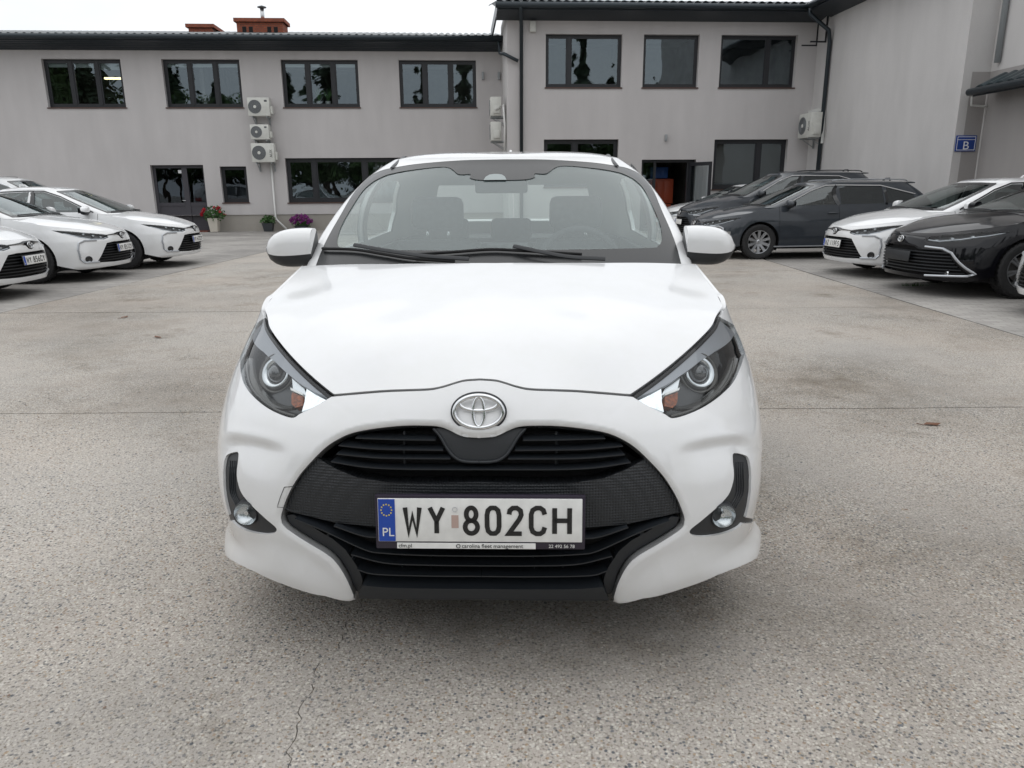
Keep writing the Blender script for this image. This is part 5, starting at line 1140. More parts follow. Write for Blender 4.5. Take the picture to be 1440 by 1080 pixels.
rm = MB(); rm.box((XC, Y2+3.6, 0), (XR+1, Y2+3.7, ZR)); rm.box((XC+.2, Y2+.25, 3.15), (XR, Y2+3.6, 3.35)); rm.box((XC+.2, Y2+.25, ZR-.1), (XR, Y2+3.6, ZR)); rm.box((XC+.2, Y2+.25, -.02), (XR, Y2+3.6, .02))
for x in (R3[0][1]+.3, R3[1][1]+.3, XR): rm.box((x, Y2+.25, 0), (x+.1, Y2+3.6, ZR))
rm.build('room_shell', 'room_dark', RB)
# entrance with one leaf standing open
d = MB(); x0, x1, z0, z1 = dd; yd = Y2+.14; xo = x0+(x1-x0)*.86
d.box((x0, yd, 0), (x0+.08, yd+.07, z1)); d.box((xo, yd, 0), (xo+.08, yd+.07, z1)); d.box((x0+.08, yd+.001, z1-.08), (xo, yd+.069, z1)); d.box((x0+.42, yd, 0), (x0+.50, yd+.068, z1-.08)); dr = d.build('entrance_door', 'frame_black', RB)
g = MB(); g.add([(x0+.08, yd+.03, 0), (x0+.42, yd+.03, 0), (x0+.42, yd+.03, z1-.08), (x0+.08, yd+.03, z1-.08)], [(0, 1, 2, 3)]); g.build('pane', 'pane_glass', dr)
lf = MB(); wdl = .95; lf.box((0, 0, .02), (.09, .05, z1-.09)); lf.box((wdl-.09, 0, .02), (wdl, .05, z1-.09)); lf.box((.09, .001, .02), (wdl-.09, .049, .14)); lf.box((.09, .001, z1-.2), (wdl-.09, .049, z1-.09)); leaf = lf.build('door_leaf', 'frame_black', dr, loc=(xo+.05, yd-.02, 0), rot=(0, 0, math.radians(-62)))
g = MB(); g.add([(.09, .025, .14), (wdl-.09, .025, .14), (wdl-.09, .025, z1-.2), (.09, .025, z1-.2)], [(0, 1, 2, 3)]); g.build('pane', 'pane_glass', leaf)
s = MB(); s.box((xo+.08, yd+.0, 0), (x1, yd+.07, z1)); s.build('door_side_panel', 'frame_black', dr)
for k, (mm, h0, h1, a, b) in enumerate((('crate_orange', .0, .8, .55, 1.35), ('crate_orange', .82, 1.62, .55, 1.4), ('crate_blue', 1.64, 2.0, .6, 1.2))):
    g = MB(); g.box((0, 0, 0), (b-a, .6, h1-h0), .015)
    for q in range(3): g.box((.06+q*(b-a-.12)/3, -.012, .08), (.04+(q+1)*(b-a-.12)/3, .0, h1-h0-.08), .004)
    c = g.build('storage_crate', mm, None, auto=30); c.location = tuple(BO+BD*(x0+a)+BN*(yd+1.1)+np.array([0, 0, h0+.021])); c.rotation_euler = (0, 0, PHI)
    tag(c, ('orange crate on the floor inside the open entrance, bottom of the stack', 'orange crate inside the open entrance, in the middle of the stack', 'blue crate on top of the orange crates inside the open entrance')[k], 'crate', 'crates stacked inside the entrance')
# eaves of right wing and of the hall
OV2 = .75; zE = loc_y(900, 15, Y2-OV2)[1]; zT = loc_y(900, 3.5, Y2-OV2)[1]; xE0 = loc_y(699, 20, Y2-OV2)[0]; XH = XR; xE1 = XH+.05
s = MB(); s.add([(xE0, Y2-OV2, zE), (xE1, Y2-OV2, zE), (xE1, Y2, ZR+.03), (xE0, Y2, ZR+.03), (xE0, Y2-OV2, zE+.25), (xE1, Y2-OV2, zE+.25), (xE1, Y2, ZR+.35), (xE0, Y2, ZR+.35)], [(0, 1, 2, 3), (4, 7, 6, 5), (0, 4, 5, 1), (1, 5, 6, 2), (3, 2, 6, 7), (0, 3, 7, 4)]); s.build('soffit', 'soffit', RB)
s = MB(); s.box((xE0, Y2-OV2-.02, zE-.02), (xE0+.05, .5, zE+.3)); s.build('barge_board', 'gutter_steel', RB)
g = MB(); g.add(*tube([(xE0-.05, Y2-OV2-.07, zE+.12), (xE1-.5, Y2-OV2-.07, zE+.12)], .09, 12)); g.build('gutter', 'gutter_steel', RB, smooth=True)
roof_sheet(RB, xE0-.04, xE1, Y2-OV2-.10, zT-.03, 5.5, .20)
downpipe(RB, [(loc_y(732, 10, Y2-OV2)[0], Y2-OV2-.07, zE+.1), (loc_y(732, 10, Y2-OV2)[0], Y2-OV2-.05, zE-.02), (XC+.42, Y2-.10, ZR-.15), (XC+.40, Y2-.09, .1)], .055)
a = loc_y(702, 58, -OV); downpipe(LB, [(a[0]-.05, -OV-.05, ze+.06), (a[0]+.0, -OV, ze-.12), (XC-.12, -1.2, ze-.42), (XC-.10, Y2-.10, ze-.75), (XC+.32, Y2-.12, ze-.95)], .05)
g = MB(); q = loc_y(749, 38, Y2); g.box((q[0]-.09, Y2-.12, q[1]-.15), (q[0]+.09, Y2, q[1]+.14), .01); fl = g.build('wall_sensor', 'ac_white', None, auto=30); fl.location = tuple(BO); fl.rotation_euler = (0, 0, PHI); tag(fl, 'small white box fixed under the eaves of the taller wing', 'sensor box')
for k, (px_, py_) in enumerate(((679, 107), (701.5, 107))):
    q = loc_y(px_, py_, 0); g = MB(); g.box((q[0]-.035, -.12, q[1]-.12), (q[0]+.035, 0, q[1]+.12), .008); fl = g.build('wall_lamp', 'pipe_grey', None, auto=30); fl.location = tuple(BO); fl.rotation_euler = (0, 0, PHI); tag(fl, 'small grey wall lamp above the corner air conditioners', 'wall lamp', 'wall lamps by the corner')
q = loc_y(936, 194, Y2); g = MB(); g.box((q[0]-.03, Y2-.10, q[1]-.10), (q[0]+.03, Y2, q[1]+.10), .008); fl = g.build('wall_lamp', 'pipe_grey', None, auto=30); fl.location = tuple(BO); fl.rotation_euler = (0, 0, PHI); tag(fl, 'small grey wall lamp above the open entrance', 'wall lamp')
# --- hall on the right (wall runs toward the viewer)
HB = bld('hall_building', 'plain grey hall wall running forward on the right, with a dark downpipe')
ye, _ = loc_x(1343, 190, XH); yd_, _ = loc_x(1163, 140, XH)
hx = lambda x: (lambda Q: np.stack([np.full(len(Q), x), -Q[:, 0], Q[:, 1]], 1))
panel('wall', hx(XH), [(-Y2+.0, 0), (-ye, 0), (-ye, ZR+.6), (-Y2, ZR+.6)], (), 1.2, 'render_light', HB, .2, rimdir=(-1, 0, 0))
XS = XH+.62
s = MB(); s.box((XH+.001, ye+.001, 0), (XS+.2, ye+.2, 3.75)); s.build('return_wall', 'render_shaded', HB); s = MB(); s.box((XH+.002, ye+.002, 3.752), (XS+.2, ye+.2, 9.5)); s.build('return_wall', 'render_light', HB)  # walls below canopy height are coloured darker to paint in its shade
s = MB(); s.box((XS, ye-14, 0), (XS+.2, ye, 3.75)); s.build('side_wall', 'render_shaded', HB); s = MB(); s.box((XS+.003, ye-14, 3.752), (XS+.2, ye, 9.5)); s.build('side_wall', 'render_light', HB)
g = MB(); g.add(*tube([(XS-.01, ye-.012, 0), (XS-.01, ye-.012, 3.5)], .018, 6)); g.build('corner_bead', 'render_light', HB)
s = MB(); s.add([(XH-OV2, Y2-OV2, zE), (XH-OV2, ye, zE), (XH, ye, ZR+.03), (XH, Y2-OV2, ZR+.03), (XH-OV2, Y2-OV2, zE+.25), (XH-OV2, ye, zE+.25), (XH, ye, ZR+.35), (XH, Y2-OV2, ZR+.35)], [(0, 1, 2, 3), (4, 7, 6, 5), (0, 4, 5, 1), (1, 5, 6, 2), (3, 2, 6, 7), (0, 3, 7, 4)]); s.build('soffit', 'soffit', HB)
g = MB(); g.add(*tube([(XH-OV2-.05, Y2-OV2-.3, zE+.12), (XH-OV2-.05, ye, zE+.12)], .09, 12)); g.build('gutter', 'gutter_steel', HB, smooth=True)
q0 = (XH-OV2+.02, Y2-OV2-.15, zE+.08); downpipe(HB, [q0, (q0[0], q0[1], zE-.08), (XH-.16, yd_-.05, zE-.55), (XH-.085, yd_, zE-.85), (XH-.085, yd_, .1)], .06)
# canopy over the side wall
zc0 = loc_x(1372, 143, XS-.55)[1]; zc1 = loc_x(1372, 116, XS-.55)[1]; CAN = empty('lean_to_canopy', tuple(BO), PHI); tag(CAN, 'dark tiled lean-to canopy with a gutter, above the blue letter sign', 'canopy')
s = MB(); s.add([(XS-.5, ye-9, zc0+.12), (XS-.5, ye-.25, zc0+.12), (XS+.2, ye-.25, zc0+.45), (XS+.2, ye-9, zc0+.45), (XS-.5, ye-9, zc0+.28), (XS-.5, ye-.25, zc0+.28), (XS+.2, ye-.25, zc0+.62), (XS+.2, ye-9, zc0+.62)], [(0, 1, 2, 3), (4, 7, 6, 5), (0, 4, 5, 1), (1, 5, 6, 2), (3, 2, 6, 7), (0, 3, 7, 4)]); s.build('canopy_deck', 'soffit', CAN)
g = MB(); g.add(*tube([(XS-.56, ye-9, zc0+.22), (XS-.56, ye-.18, zc0+.22)], .075, 12)); g.build('gutter', 'gutter_steel', CAN, smooth=True)
for k in range(28):
    for j in range(2):
        y1 = ye-.3-k*.3; g = MB(); x0, x1 = XS-.52+j*.34, XS-.52+(j+1)*.36; za, zb_ = zc0+.30+j*.165, zc0+.30+(j+1)*.175
        V = []; 
        for i in range(7):
            yy = y1-.30*i/6; zz = .045*math.sin(math.pi*i/6); V += [(x0, yy, za+zz), (x1, yy, zb_+zz), (x0, yy, za+zz-.03), (x1, yy, zb_+zz-.03)]
        Fc = []
        for i in range(6): o4 = 4*i; Fc += [(o4, o4+1, o4+5, o4+4), (o4+2, o4+6, o4+7, o4+3), (o4, o4+4, o4+6, o4+2), (o4+1, o4+3, o4+7, o4+5)]
        g.add(V, Fc); g.build('roof_tile', 'roof_metal', CAN)
g = MB(); g.add(*tube([(XS-.5, ye-.22, zc0+.14), (XS-.42, ye-.12, zc0-.04), (XS-.1, ye-.08, zc0-.06), (XS-.03, ye-.08, zc0-.05)], .022, 8)); g.build('drip_pipe', 'pipe_white', CAN, smooth=True)
q = loc_x(1412, 50, XS); g = MB(); g.add(*tube([(XS-.07, q[0], 3.9), (XS-.07, q[0], 9.5)], .06, 10)); g.build('downpipe', 'pipe_grey', HB, smooth=True)
# blue sign with the letter B
sa = loc_y(1344.5, 190.5, ye); sb = loc_y(1370, 213, ye); SG = empty('letter_sign', tuple(BO+BN*(ye-.03)), PHI); tag(SG, 'blue sign with a white letter B at the hall corner', 'sign'); w_ = sb[0]-sa[0]; h_ = sa[1]-sb[1]
g = MB(); g.box((sa[0], 0, sb[1]), (sb[0], .025, sa[1]), .01); g.build('sign_plate', 'sign_blue', SG, auto=30)
g = MB(); i_ = .025
for (a, b) in (((sa[0]+i_, sb[1]+i_), (sb[0]-i_, sb[1]+i_+.012)), ((sa[0]+i_, sa[1]-i_-.012), (sb[0]-i_, sa[1]-i_)), ((sa[0]+i_, sb[1]+i_+.013), (sa[0]+i_+.012, sa[1]-i_-.013)), ((sb[0]-i_-.012, sb[1]+i_+.013), (sb[0]-i_, sa[1]-i_-.013)), ((sa[0]+i_+.013, sa[1]-h_*.28), (sb[0]-i_-.013, sa[1]-h_*.28+.010))): g.box((a[0], -.002, a[1]), (b[0], .0, b[1]))
g.build('sign_border', 'sign_white', SG)
text_mesh('sign_letter', 'B', h_*.72, 'sign_white', SG, ((sa[0]+sb[0])/2, -.002, sb[1]+h_*.13), (math.pi/2, 0, 0), .001, 'CENTER', 1.15)
# --- air conditioning units
def wpos(x, y, z): return tuple(BO+BD*x+BN*y+np.array([0, 0, z]))
for k, (xa, ya, xb, yb, lab, txt) in enumerate(((347, 137, 380, 163, 'white air conditioning unit, topmost of three stacked on the left wing wall', None), (351, 175, 379, 196, 'white air conditioning unit, smaller middle one of three on the left wing wall', None), (352.5, 201.5, 387, 228, 'white air conditioning unit lettered AUX above a white pipe', 'AUX'))):
    a = loc_y(xa, ya, -.45); b = loc_y(xb, yb, -.45); ac_unit(lab, b[0]-a[0], a[1]-b[1], .32, wpos((a[0]+b[0])/2, -.46, b[1]), PHI, txt)
for k, (ya, yb, lab) in enumerate(((136, 162.5, 'white air conditioning unit, upper one edge on beside the corner downpipe'), (171, 197.5, 'white air conditioning unit, lower one edge on beside the corner downpipe'))):
    yy = Y2+1.1; a = loc_y(693, ya, yy-.4); b = loc_y(706, yb, yy-.4); ac_unit(lab, .80, a[1]-b[1], .34, wpos(XC-.50, yy, b[1]), PHI-math.pi/2)
a = loc_x(1130, 160, XH-.5); b = loc_x(1130, 194, XH-.5); ac_unit('white air conditioning unit on the hall wall beside its downpipe', .85, a[1]-b[1], .34, wpos(XH-.50, loc_x(1140, 180, XH-.3)[0], b[1]), PHI-math.pi/2, 'AUX')
# white pipes
WP = empty('drain_pipe', tuple(BO), PHI); tag(WP, 'white plastic pipe running down the wall below the air conditioners', 'pipe')
a = loc_y(381, 228, -.06); b = loc_y(390, 310, -.06); c = loc_y(403, 322, -.25); g = MB(); g.add(*tube([(a[0], -.06, a[1]), (b[0]-.05, -.06, b[1]+.1), (b[0], -.07, b[1]), (c[0], -.25, max(.04, c[1]))], .035, 8)); g.build('pipe_run', 'pipe_white', WP, smooth=True)
WP = empty('cable_duct', tuple(BO), PHI); tag(WP, 'white plastic duct along the wall above the hall air conditioner', 'duct'); yy = loc_x(1140, 180, XH-.3)[0]; zz = loc_x(1140, 157, XH-.1)[1]
g = MB(); g.add(*tube([(XH-.06, yy+1.6, zz), (XH-.06, yy+.0, zz), (XH-.06, yy-.25, zz-.05), (XH-.06, yy-.30, zz-1.0)], 1, 4, False, True, (.10, .08, (-1, 0, 0)))); g.build('duct_run', 'pipe_white', WP)
WP = empty('cable_duct', tuple(BO), PHI); tag(WP, 'white insulated hoses beside the two corner air conditioners', 'hose'); z1_ = loc_y(710, 150, Y2+.6)[1]; z2_ = loc_y(710, 212, Y2+.6)[1]
g = MB(); g.add(*tube([(XC-.35, Y2+.62, z1_-.1), (XC-.10, Y2+.6, z1_+.05), (XC-.06, Y2+.55, z1_-.6), (XC-.08, Y2+.55, z2_)], .035, 8)); g.build('hose_run', 'pipe_white', WP, smooth=True)
WP = empty('wall_bracket', tuple(BO), PHI); tag(WP, 'empty steel bracket on the hall wall under the eaves', 'bracket'); y_, z_ = loc_x(1152, 62, XH-.1)
for yq in (y_-.25, y_+.35):
    g = MB(); g.box((XH-.05, yq-.02, z_), (XH-.01, yq+.02, z_+.75)); g.box((XH-.5, yq-.02, z_), (XH-.05, yq+.02, z_+.04)); g.build('bracket_arm', 'frame_black', WP)
# --- planters
mat('leaf_green', (.05, .12, .03), .6, noise=(20, .4)); mat('petal_red', (.45, .012, .03), .6); mat('petal_purple', (.22, .03, .20), .6, noise=(20, .4)); mat('pot_cream', (.58, .54, .47), .6); mat('pot_dark', (.04, .045, .05), .6); mat('leaf_dark', (.02, .03, .03), .6)
def leaves(c, rad, n, size, rng):
    V = []; Fc = []
    for k in range(n):
        v = rng.normal(size=3); v /= np.linalg.norm(v); p = np.array(c)+v*np.array(rad)*rng.uniform(.25, 1.22)**.7; a = rng.normal(size=3); a /= np.linalg.norm(a); b = np.cross(a, rng.normal(size=3)); b /= np.linalg.norm(b); s_ = size*rng.uniform(.6, 1.4); i = len(V)
        V += [p-a*s_, p+b*s_*.5, p+a*s_, p-b*s_*.5]; Fc.append((i, i+1, i+2, i+3))
    return V, Fc
def planter(label, px_, py_, pot, potm, rad, fol, n, flow=None, nf=0, extra=None):
    base = at_z(px_, py_); base[2] = 0
    # stand it against the facade
    x, _ = loc_y(px_, py_, -.35); base = np.array(wpos(x, -.38, 0.)); P = empty('potted_plant', tuple(base), PHI); tag(P, label, 'potted plant', 'potted plants along the left wing wall')
    w0, w1, h = pot; g = MB(); g.add([(-w0, -w0, 0), (w0, -w0, 0), (w0, w0, 0), (-w0, w0, 0), (-w1, -w1, h), (w1, -w1, h), (w1, w1, h), (-w1, w1, h), (-w1*.85, -w1*.85, h-.03), (w1*.85, -w1*.85, h-.03), (w1*.85, w1*.85, h-.03), (-w1*.85, w1*.85, h-.03), ], [(0, 3, 2, 1), (0, 1, 5, 4), (1, 2, 6, 5), (2, 3, 7, 6), (3, 0, 4, 7), (4, 5, 9, 8), (5, 6, 10, 9), (6, 7, 11, 10), (7, 4, 8, 11), (8, 9, 10, 11)]); g.build('pot', potm, P)
    rng = np.random.default_rng(len(label)); V, Fc = leaves((0, 0, h+rad[2]*.55), rad, n, .05, rng); g = MB(); g.add(V, Fc); f = g.build('foliage', fol, P); f['kind'] = 'stuff'
    for k in range(nf):
        v = rng.normal(size=3); v[2] = abs(v[2])*.9-.15; v[1] = -abs(v[1]); v /= np.linalg.norm(v); c = np.array((0, 0, h+rad[2]*.55))+v*np.array(rad)*1.08; V, Fc = leaves(c, (.05, .05, .045), 26, .03, rng); g = MB(); g.add(V, Fc); g.build('flower_head', flow, P)
planter('cream pot of red geraniums beside the glazed double door', 303, 326, (.12, .17, .46), 'pot_cream', (.36, .30, .25), 'leaf_green', 420, 'petal_red', 13)
planter('small dark pot of green leaves next to the white pipe', 378.5, 326, (.13, .18, .28), 'pot_dark', (.24, .22, .16), 'leaf_green', 260)
planter('low pot of purple flowers under the long window', 425, 324, (.16, .20, .18), 'pot_dark', (.33, .28, .22), 'leaf_green', 300, 'petal_purple', 46)
x_, z_ = up[2][0]+(up[2][1]-up[2][0])*.50, up[2][2]
for k in range(2):
    P = empty('window_plant', wpos(x_-.13+k*.3, .27, z_+.09), PHI); tag(P, 'green plant in a white pot on the upstairs window sill', 'potted plant', 'plants on the window sill'); g = MB(); g.lathe([(.001, 0), (.075, 0), (.095, .13), (.08, .13), (.001, .12)], 16); g.build('pot', 'pipe_white', P, auto=40)
    g = MB()
    for j in range(16): a = random.uniform(0, 6.28); r = random.uniform(.03, .2); hh = random.uniform(.25, .5); g.add([(0, 0, .1), (r*.5*math.cos(a)+.02, r*.5*math.sin(a), .1+hh*.6), (r*math.cos(a), r*math.sin(a), .1+hh), (r*.5*math.cos(a)-.02, r*.5*math.sin(a), .1+hh*.6)], [(0, 1, 2, 3)])
    g.build('foliage', 'leaf_green', P)
# ------------------------------------------------------------------ ground
def concrete_mat():
    m = bpy.data.materials.new('aggregate_concrete'); m.use_nodes = True; t = m.node_tree; b = t.nodes['Principled BSDF']; N = t.nodes.new; K = t.links.new
    tc = N('ShaderNodeTexCoord'); ge = N('ShaderNodeNewGeometry'); pos = ge.outputs['Position']
    def noise(sc, det=4, rough=.5):
        n = N('ShaderNodeTexNoise'); n.inputs['Scale'].default_value = sc; n.inputs['Detail'].default_value = det; n.inputs['Roughness'].default_value = rough; K(pos, n.inputs['Vector']); return n.outputs['Fac']
    def ramp(src, stops, mode='LINEAR'):
        r = N('ShaderNodeValToRGB'); r.color_ramp.interpolation = mode; e = r.color_ramp.elements
        while len(e) < len(stops): e.new(.5)
        for q, (p, c) in zip(e, stops): q.position = p; q.color = (*c, 1) if len(c) == 3 else c
        K(src, r.inputs['Fac']); return r.outputs['Color']
    def mixc(f, a, c, mode='MIX'):
        x = N('ShaderNodeMixRGB'); x.blend_type = mode
        for i, v in ((0, f), (1, a), (2, c)):
            if isinstance(v, (int, float)): x.inputs[i].default_value = v
            elif isinstance(v, tuple): x.inputs[i].default_value = (*v, 1)
            else: K(v, x.inputs[i])
        return x.outputs[0]
    def vor(sc, feat='F1', rnd=1.):
        v = N('ShaderNodeTexVoronoi'); v.feature = feat; v.inputs['Scale'].default_value = sc; v.inputs['Randomness'].default_value = rnd
        wv = N('ShaderNodeVectorMath'); wv.operation = 'ADD'; nz = N('ShaderNodeTexNoise'); nz.inputs['Scale'].default_value = sc*.8; nz.inputs['Detail'].default_value = 1; K(pos, nz.inputs['Vector'])
        sc_ = N('ShaderNodeVectorMath'); sc_.operation = 'SCALE'; sc_.inputs['Scale'].default_value = .35/sc; K(nz.outputs['Color'], sc_.inputs[0]); K(pos, wv.inputs[0]); K(sc_.outputs[0], wv.inputs[1]); K(wv.outputs[0], v.inputs['Vector']); return v
    base = ramp(noise(.45, 8, .6), [(.28, (.355, .325, .295)), (.5, (.45, .418, .385)), (.75, (.51, .482, .455))])
    tint = ramp(noise(.9, 4), [(.35, (.93, .97, 1.0)), (.7, (1.0, .96, .92))]); base = mixc(.8, base, tint, 'MULTIPLY')
    fine = noise(260, 3); base = mixc(.35, base, ramp(fine, [(.3, (.55, .54, .52)), (.7, (1, 1, 1))]), 'MULTIPLY')
    cols = [(0, (.57, .54, .49)), (.24, (.43, .405, .36)), (.36, (.22, .22, .215)), (.46, (.35, .325, .28)), (.55, (.54, .515, .47)), (.66, (.30, .24, .19)), (.71, (.43, .40, .355)), (.80, (.13, .138, .15)), (.87, (.55, .53, .49)), (.95, (.38, .30, .22))]
    v1 = vor(120); sp = N('ShaderNodeSeparateColor'); K(v1.outputs['Color'], sp.inputs[0]); c1 = ramp(sp.outputs[0], cols, 'CONSTANT')
    m1 = ramp(v1.outputs['Distance'], [(.42, (1, 1, 1)), (.60, (0, 0, 0))]); pres = ramp(sp.outputs[1], [(.22, (0, 0, 0)), (.23, (1, 1, 1))], 'CONSTANT')
    wear = ramp(noise(.8, 5, .65), [(.36, (.25, .25, .25)), (.54, (1, 1, 1))])
    f1 = mixc(1., mixc(1., m1, pres, 'MULTIPLY'), wear, 'MULTIPLY'); col = mixc(f1, base, c1)
    v2 = vor(48); s2 = N('ShaderNodeSeparateColor'); K(v2.outputs['Color'], s2.inputs[0]); c2 = ramp(s2.outputs[0], cols, 'CONSTANT'); m2 = ramp(v2.outputs['Distance'], [(.20, (1, 1, 1)), (.32, (0, 0, 0))]); p2 = ramp(s2.outputs[1], [(.74, (0, 0, 0)), (.75, (1, 1, 1))], 'CONSTANT')
    f2 = mixc(1., m2, p2, 'MULTIPLY'); col = mixc(f2, col, c2)
    # pits between stones
    pit = ramp(noise(120, 2, .6), [(.34, (.36, .35, .33)), (.47, (1, 1, 1))]); col = mixc(.75, col, pit, 'MULTIPLY')
    stain = ramp(noise(1.1, 8, .72), [(.30, (.50, .46, .40)), (.44, (1, 1, 1))]); col = mixc(.75, col, stain, 'MULTIPLY'); blot = ramp(noise(.5, 9, .75), [(.36, (.74, .72, .69)), (.5, (1, 1, 1)), (.66, (1.08, 1.08, 1.08))]); col = mixc(.9, col, blot, 'MULTIPLY')
    dirt = ramp(noise(.22, 3), [(.35, (.86, .84, .82)), (.6, (1.04, 1.03, 1.02))]); col = mixc(1., col, dirt, 'MULTIPLY')
    K(col, b.inputs['Base Color']); b.inputs['Roughness'].default_value = .85; b.inputs['Specular IOR Level'].default_value = .25
    h = N('ShaderNodeMath'); h.operation = 'ADD'; K(f1, h.inputs[0]); K(noise(150, 3), h.inputs[1]); bp = N('ShaderNodeBump'); bp.inputs['Strength'].default_value = .55; bp.inputs['Distance'].default_value = .004; K(h.outputs[0], bp.inputs['Height']); K(bp.outputs[0], b.inputs['Normal'])
    return m
def paver_mat():
    m = bpy.data.materials.new('block_paving'); m.use_nodes = True; t = m.node_tree; b = t.nodes['Principled BSDF']; N = t.nodes.new; K = t.links.new; ge = N('ShaderNodeNewGeometry'); mp = N('ShaderNodeMapping'); mp.inputs['Rotation'].default_value = (0, 0, .1); K(ge.outputs['Position'], mp.inputs['Vector'])
    br = N('ShaderNodeTexBrick'); br.inputs['Scale'].default_value = 4.8; br.inputs['Color1'].default_value = (.37, .36, .345, 1); br.inputs['Color2'].default_value = (.30, .29, .28, 1); br.inputs['Mortar'].default_value = (.22, .21, .20, 1); br.inputs['Mortar Size'].default_value = .018; br.inputs['Brick Width'].default_value = .96; br.inputs['Row Height'].default_value = .48; K(mp.outputs[0], br.inputs['Vector'])
    n = N('ShaderNodeTexNoise'); n.inputs['Scale'].default_value = .7; n.inputs['Detail'].default_value = 8; K(ge.outputs['Position'], n.inputs['Vector']); r = N('ShaderNodeValToRGB'); r.color_ramp.elements[0].color = (.7, .69, .68, 1); r.color_ramp.elements[1].color = (1.15, 1.13, 1.1, 1); r.color_ramp.elements[0].position = .3; r.color_ramp.elements[1].position = .7; K(n.outputs['Fac'], r.inputs['Fac'])
    x = N('ShaderNodeMixRGB'); x.blend_type = 'MULTIPLY'; x.inputs[0].default_value = 1.; K(br.outputs['Color'], x.inputs[1]); K(r.outputs[0], x.inputs[2]); K(x.outputs[0], b.inputs['Base Color']); b.inputs['Roughness'].default_value = .85; b.inputs['Specular IOR Level'].default_value = .25
    bp = N('ShaderNodeBump'); bp.inputs['Strength'].default_value = .4; bp.inputs['Distance'].default_value = .006; K(br.outputs['Fac'], bp.inputs['Height']); bp.invert = True; K(bp.outputs[0], b.inputs['Normal']); return m
CON = concrete_mat(); PAV = paver_mat()
g = MB(); g.add([(-400, -400, -.012), (400, -400, -.012), (400, 600, -.012), (-400, 600, -.012)], [(0, 1, 2, 3)]); GND = g.build('ground', PAV); tag(GND, kind='structure')
# concrete lane of cast slabs; joints are real gaps
gm = mat('joint_fill', (.06, .055, .05), .9, noise=(30, .4))
g = MB(); g.add([(-5.95, -9, -.008), (4.55, -9, -.008), (4.55, 22, -.008), (-5.95, 22, -.008)], [(0, 1, 2, 3)]); JB = g.build('joint_bed', gm, None); tag(JB, kind='structure')
ROT = math.radians(1.3); XJ = [-5.9, -.42, 4.5]; YJ = [-9.2, -5.2, -1.32, 2.56, 6.5, 10.4, 14.3, 18.2, 21.5]
def wob(a, b, amp, seed, n=170):
    r = np.random.default_rng(seed); t = np.linspace(0, 1, n); d = np.cumsum(r.normal(size=n)); d = d-np.linspace(d[0], d[-1], n); d = d/max(1e-6, np.abs(d).max())*amp; d2 = r.normal(size=n)*amp*.12; d2[0] = d2[-1] = 0; a, b = np.array(a), np.array(b); q = (b-a)/np.linalg.norm(b-a); nn = np.array([-q[1], q[0]]); return a+np.outer(t, b-a)+np.outer(d+d2, nn)
cr_, sr_ = math.cos(ROT), math.sin(ROT)
for j in range(len(YJ)-1):
    for i in range(2):
        gap = .013
        lo_, hi_ = XJ[i], XJ[i+1]; seedx = lambda k, jj: 100+k*17+jj
        bot = wob((lo_, YJ[j]), (hi_, YJ[j]), .012, 900+j*3+i)+[0, gap/2]; top = wob((lo_, YJ[j+1]), (hi_, YJ[j+1]), .012, 900+(j+1)*3+i)-[0, gap/2]
        amp = .035 if i == 0 else .02
        rt = wob((hi_, YJ[j]), (hi_, YJ[j+1]), .05 if i == 0 else .01, 500+(i+1)*40+j)-[.0015 if i == 0 else .004, 0]; lf_ = wob((lo_, YJ[j]), (lo_, YJ[j+1]), .05 if i == 1 else .01, 500+i*40+j)+[.0015 if i == 1 else .004, 0]
        loop = np.vstack([bot[:-1], rt[:-1], top[::-1][:-1], lf_[::-1][:-1]]); n = len(loop)
        h = RNG.uniform(-.001, .001); V = [(p[0]*1, p[1]+(p[0]+.7)*math.tan(ROT), 0.+h) for p in loop]+[(p[0], p[1]+(p[0]+.7)*math.tan(ROT), -.02) for p in loop]
        g = MB(); g.add(V, [tuple(range(n))]+[(k, k+n, (k+1) % n+n, (k+1) % n) for k in range(n)]); o = g.build('concrete_slab', CON, GND)
# loose pebbles standing proud of the worn surface near the viewer, dead leaves
rng = np.random.default_rng(3); pm = [mat('pebble_grey', (.15, .155, .165), .6), mat('pebble_brown', (.23, .16, .12), .6), mat('pebble_pale', (.42, .39, .35), .6)]
for k, (mm, cnt) in enumerate(zip(pm, (1500, 700, 1300))):
    g = MB()
    for q in range(cnt):
        x = rng.uniform(-3.2, 3.2); y = rng.uniform(-1.25, 3.6)
        if abs(x) < .9 and y > .3: continue
        s_ = rng.uniform(.0025, .0062)*(1.5 if rng.random() < .08 else 1); a = rng.uniform(0, 3.14); e = rng.uniform(.5, .9); zc = .0005-.0; hh = s_*.35; P = []
        for i in range(6): th = i*math.pi/3; rr = s_*rng.uniform(.8, 1.15); P.append((x+rr*math.cos(th)*math.cos(a)-rr*e*math.sin(th)*math.sin(a), y+rr*math.cos(th)*math.sin(a)+rr*e*math.sin(th)*math.cos(a), .0005))
        P += [(x+(p[0]-x)*.55, y+(p[1]-y)*.55, .0005+hh) for p in P[:6]]; g.add(P, [tuple(range(6, 12))]+[(i, (i+1) % 6, 6+(i+1) % 6, 6+i) for i in range(6)])
    o = g.build('pebbles', mm, None); tag(o, ('loose dark grey pebbles in the worn concrete', 'loose brown pebbles in the worn concrete', 'loose pale pebbles in the worn concrete')[k], 'pebbles', kind='stuff')
mat('dead_leaf', (.14, .06, .03), .7)
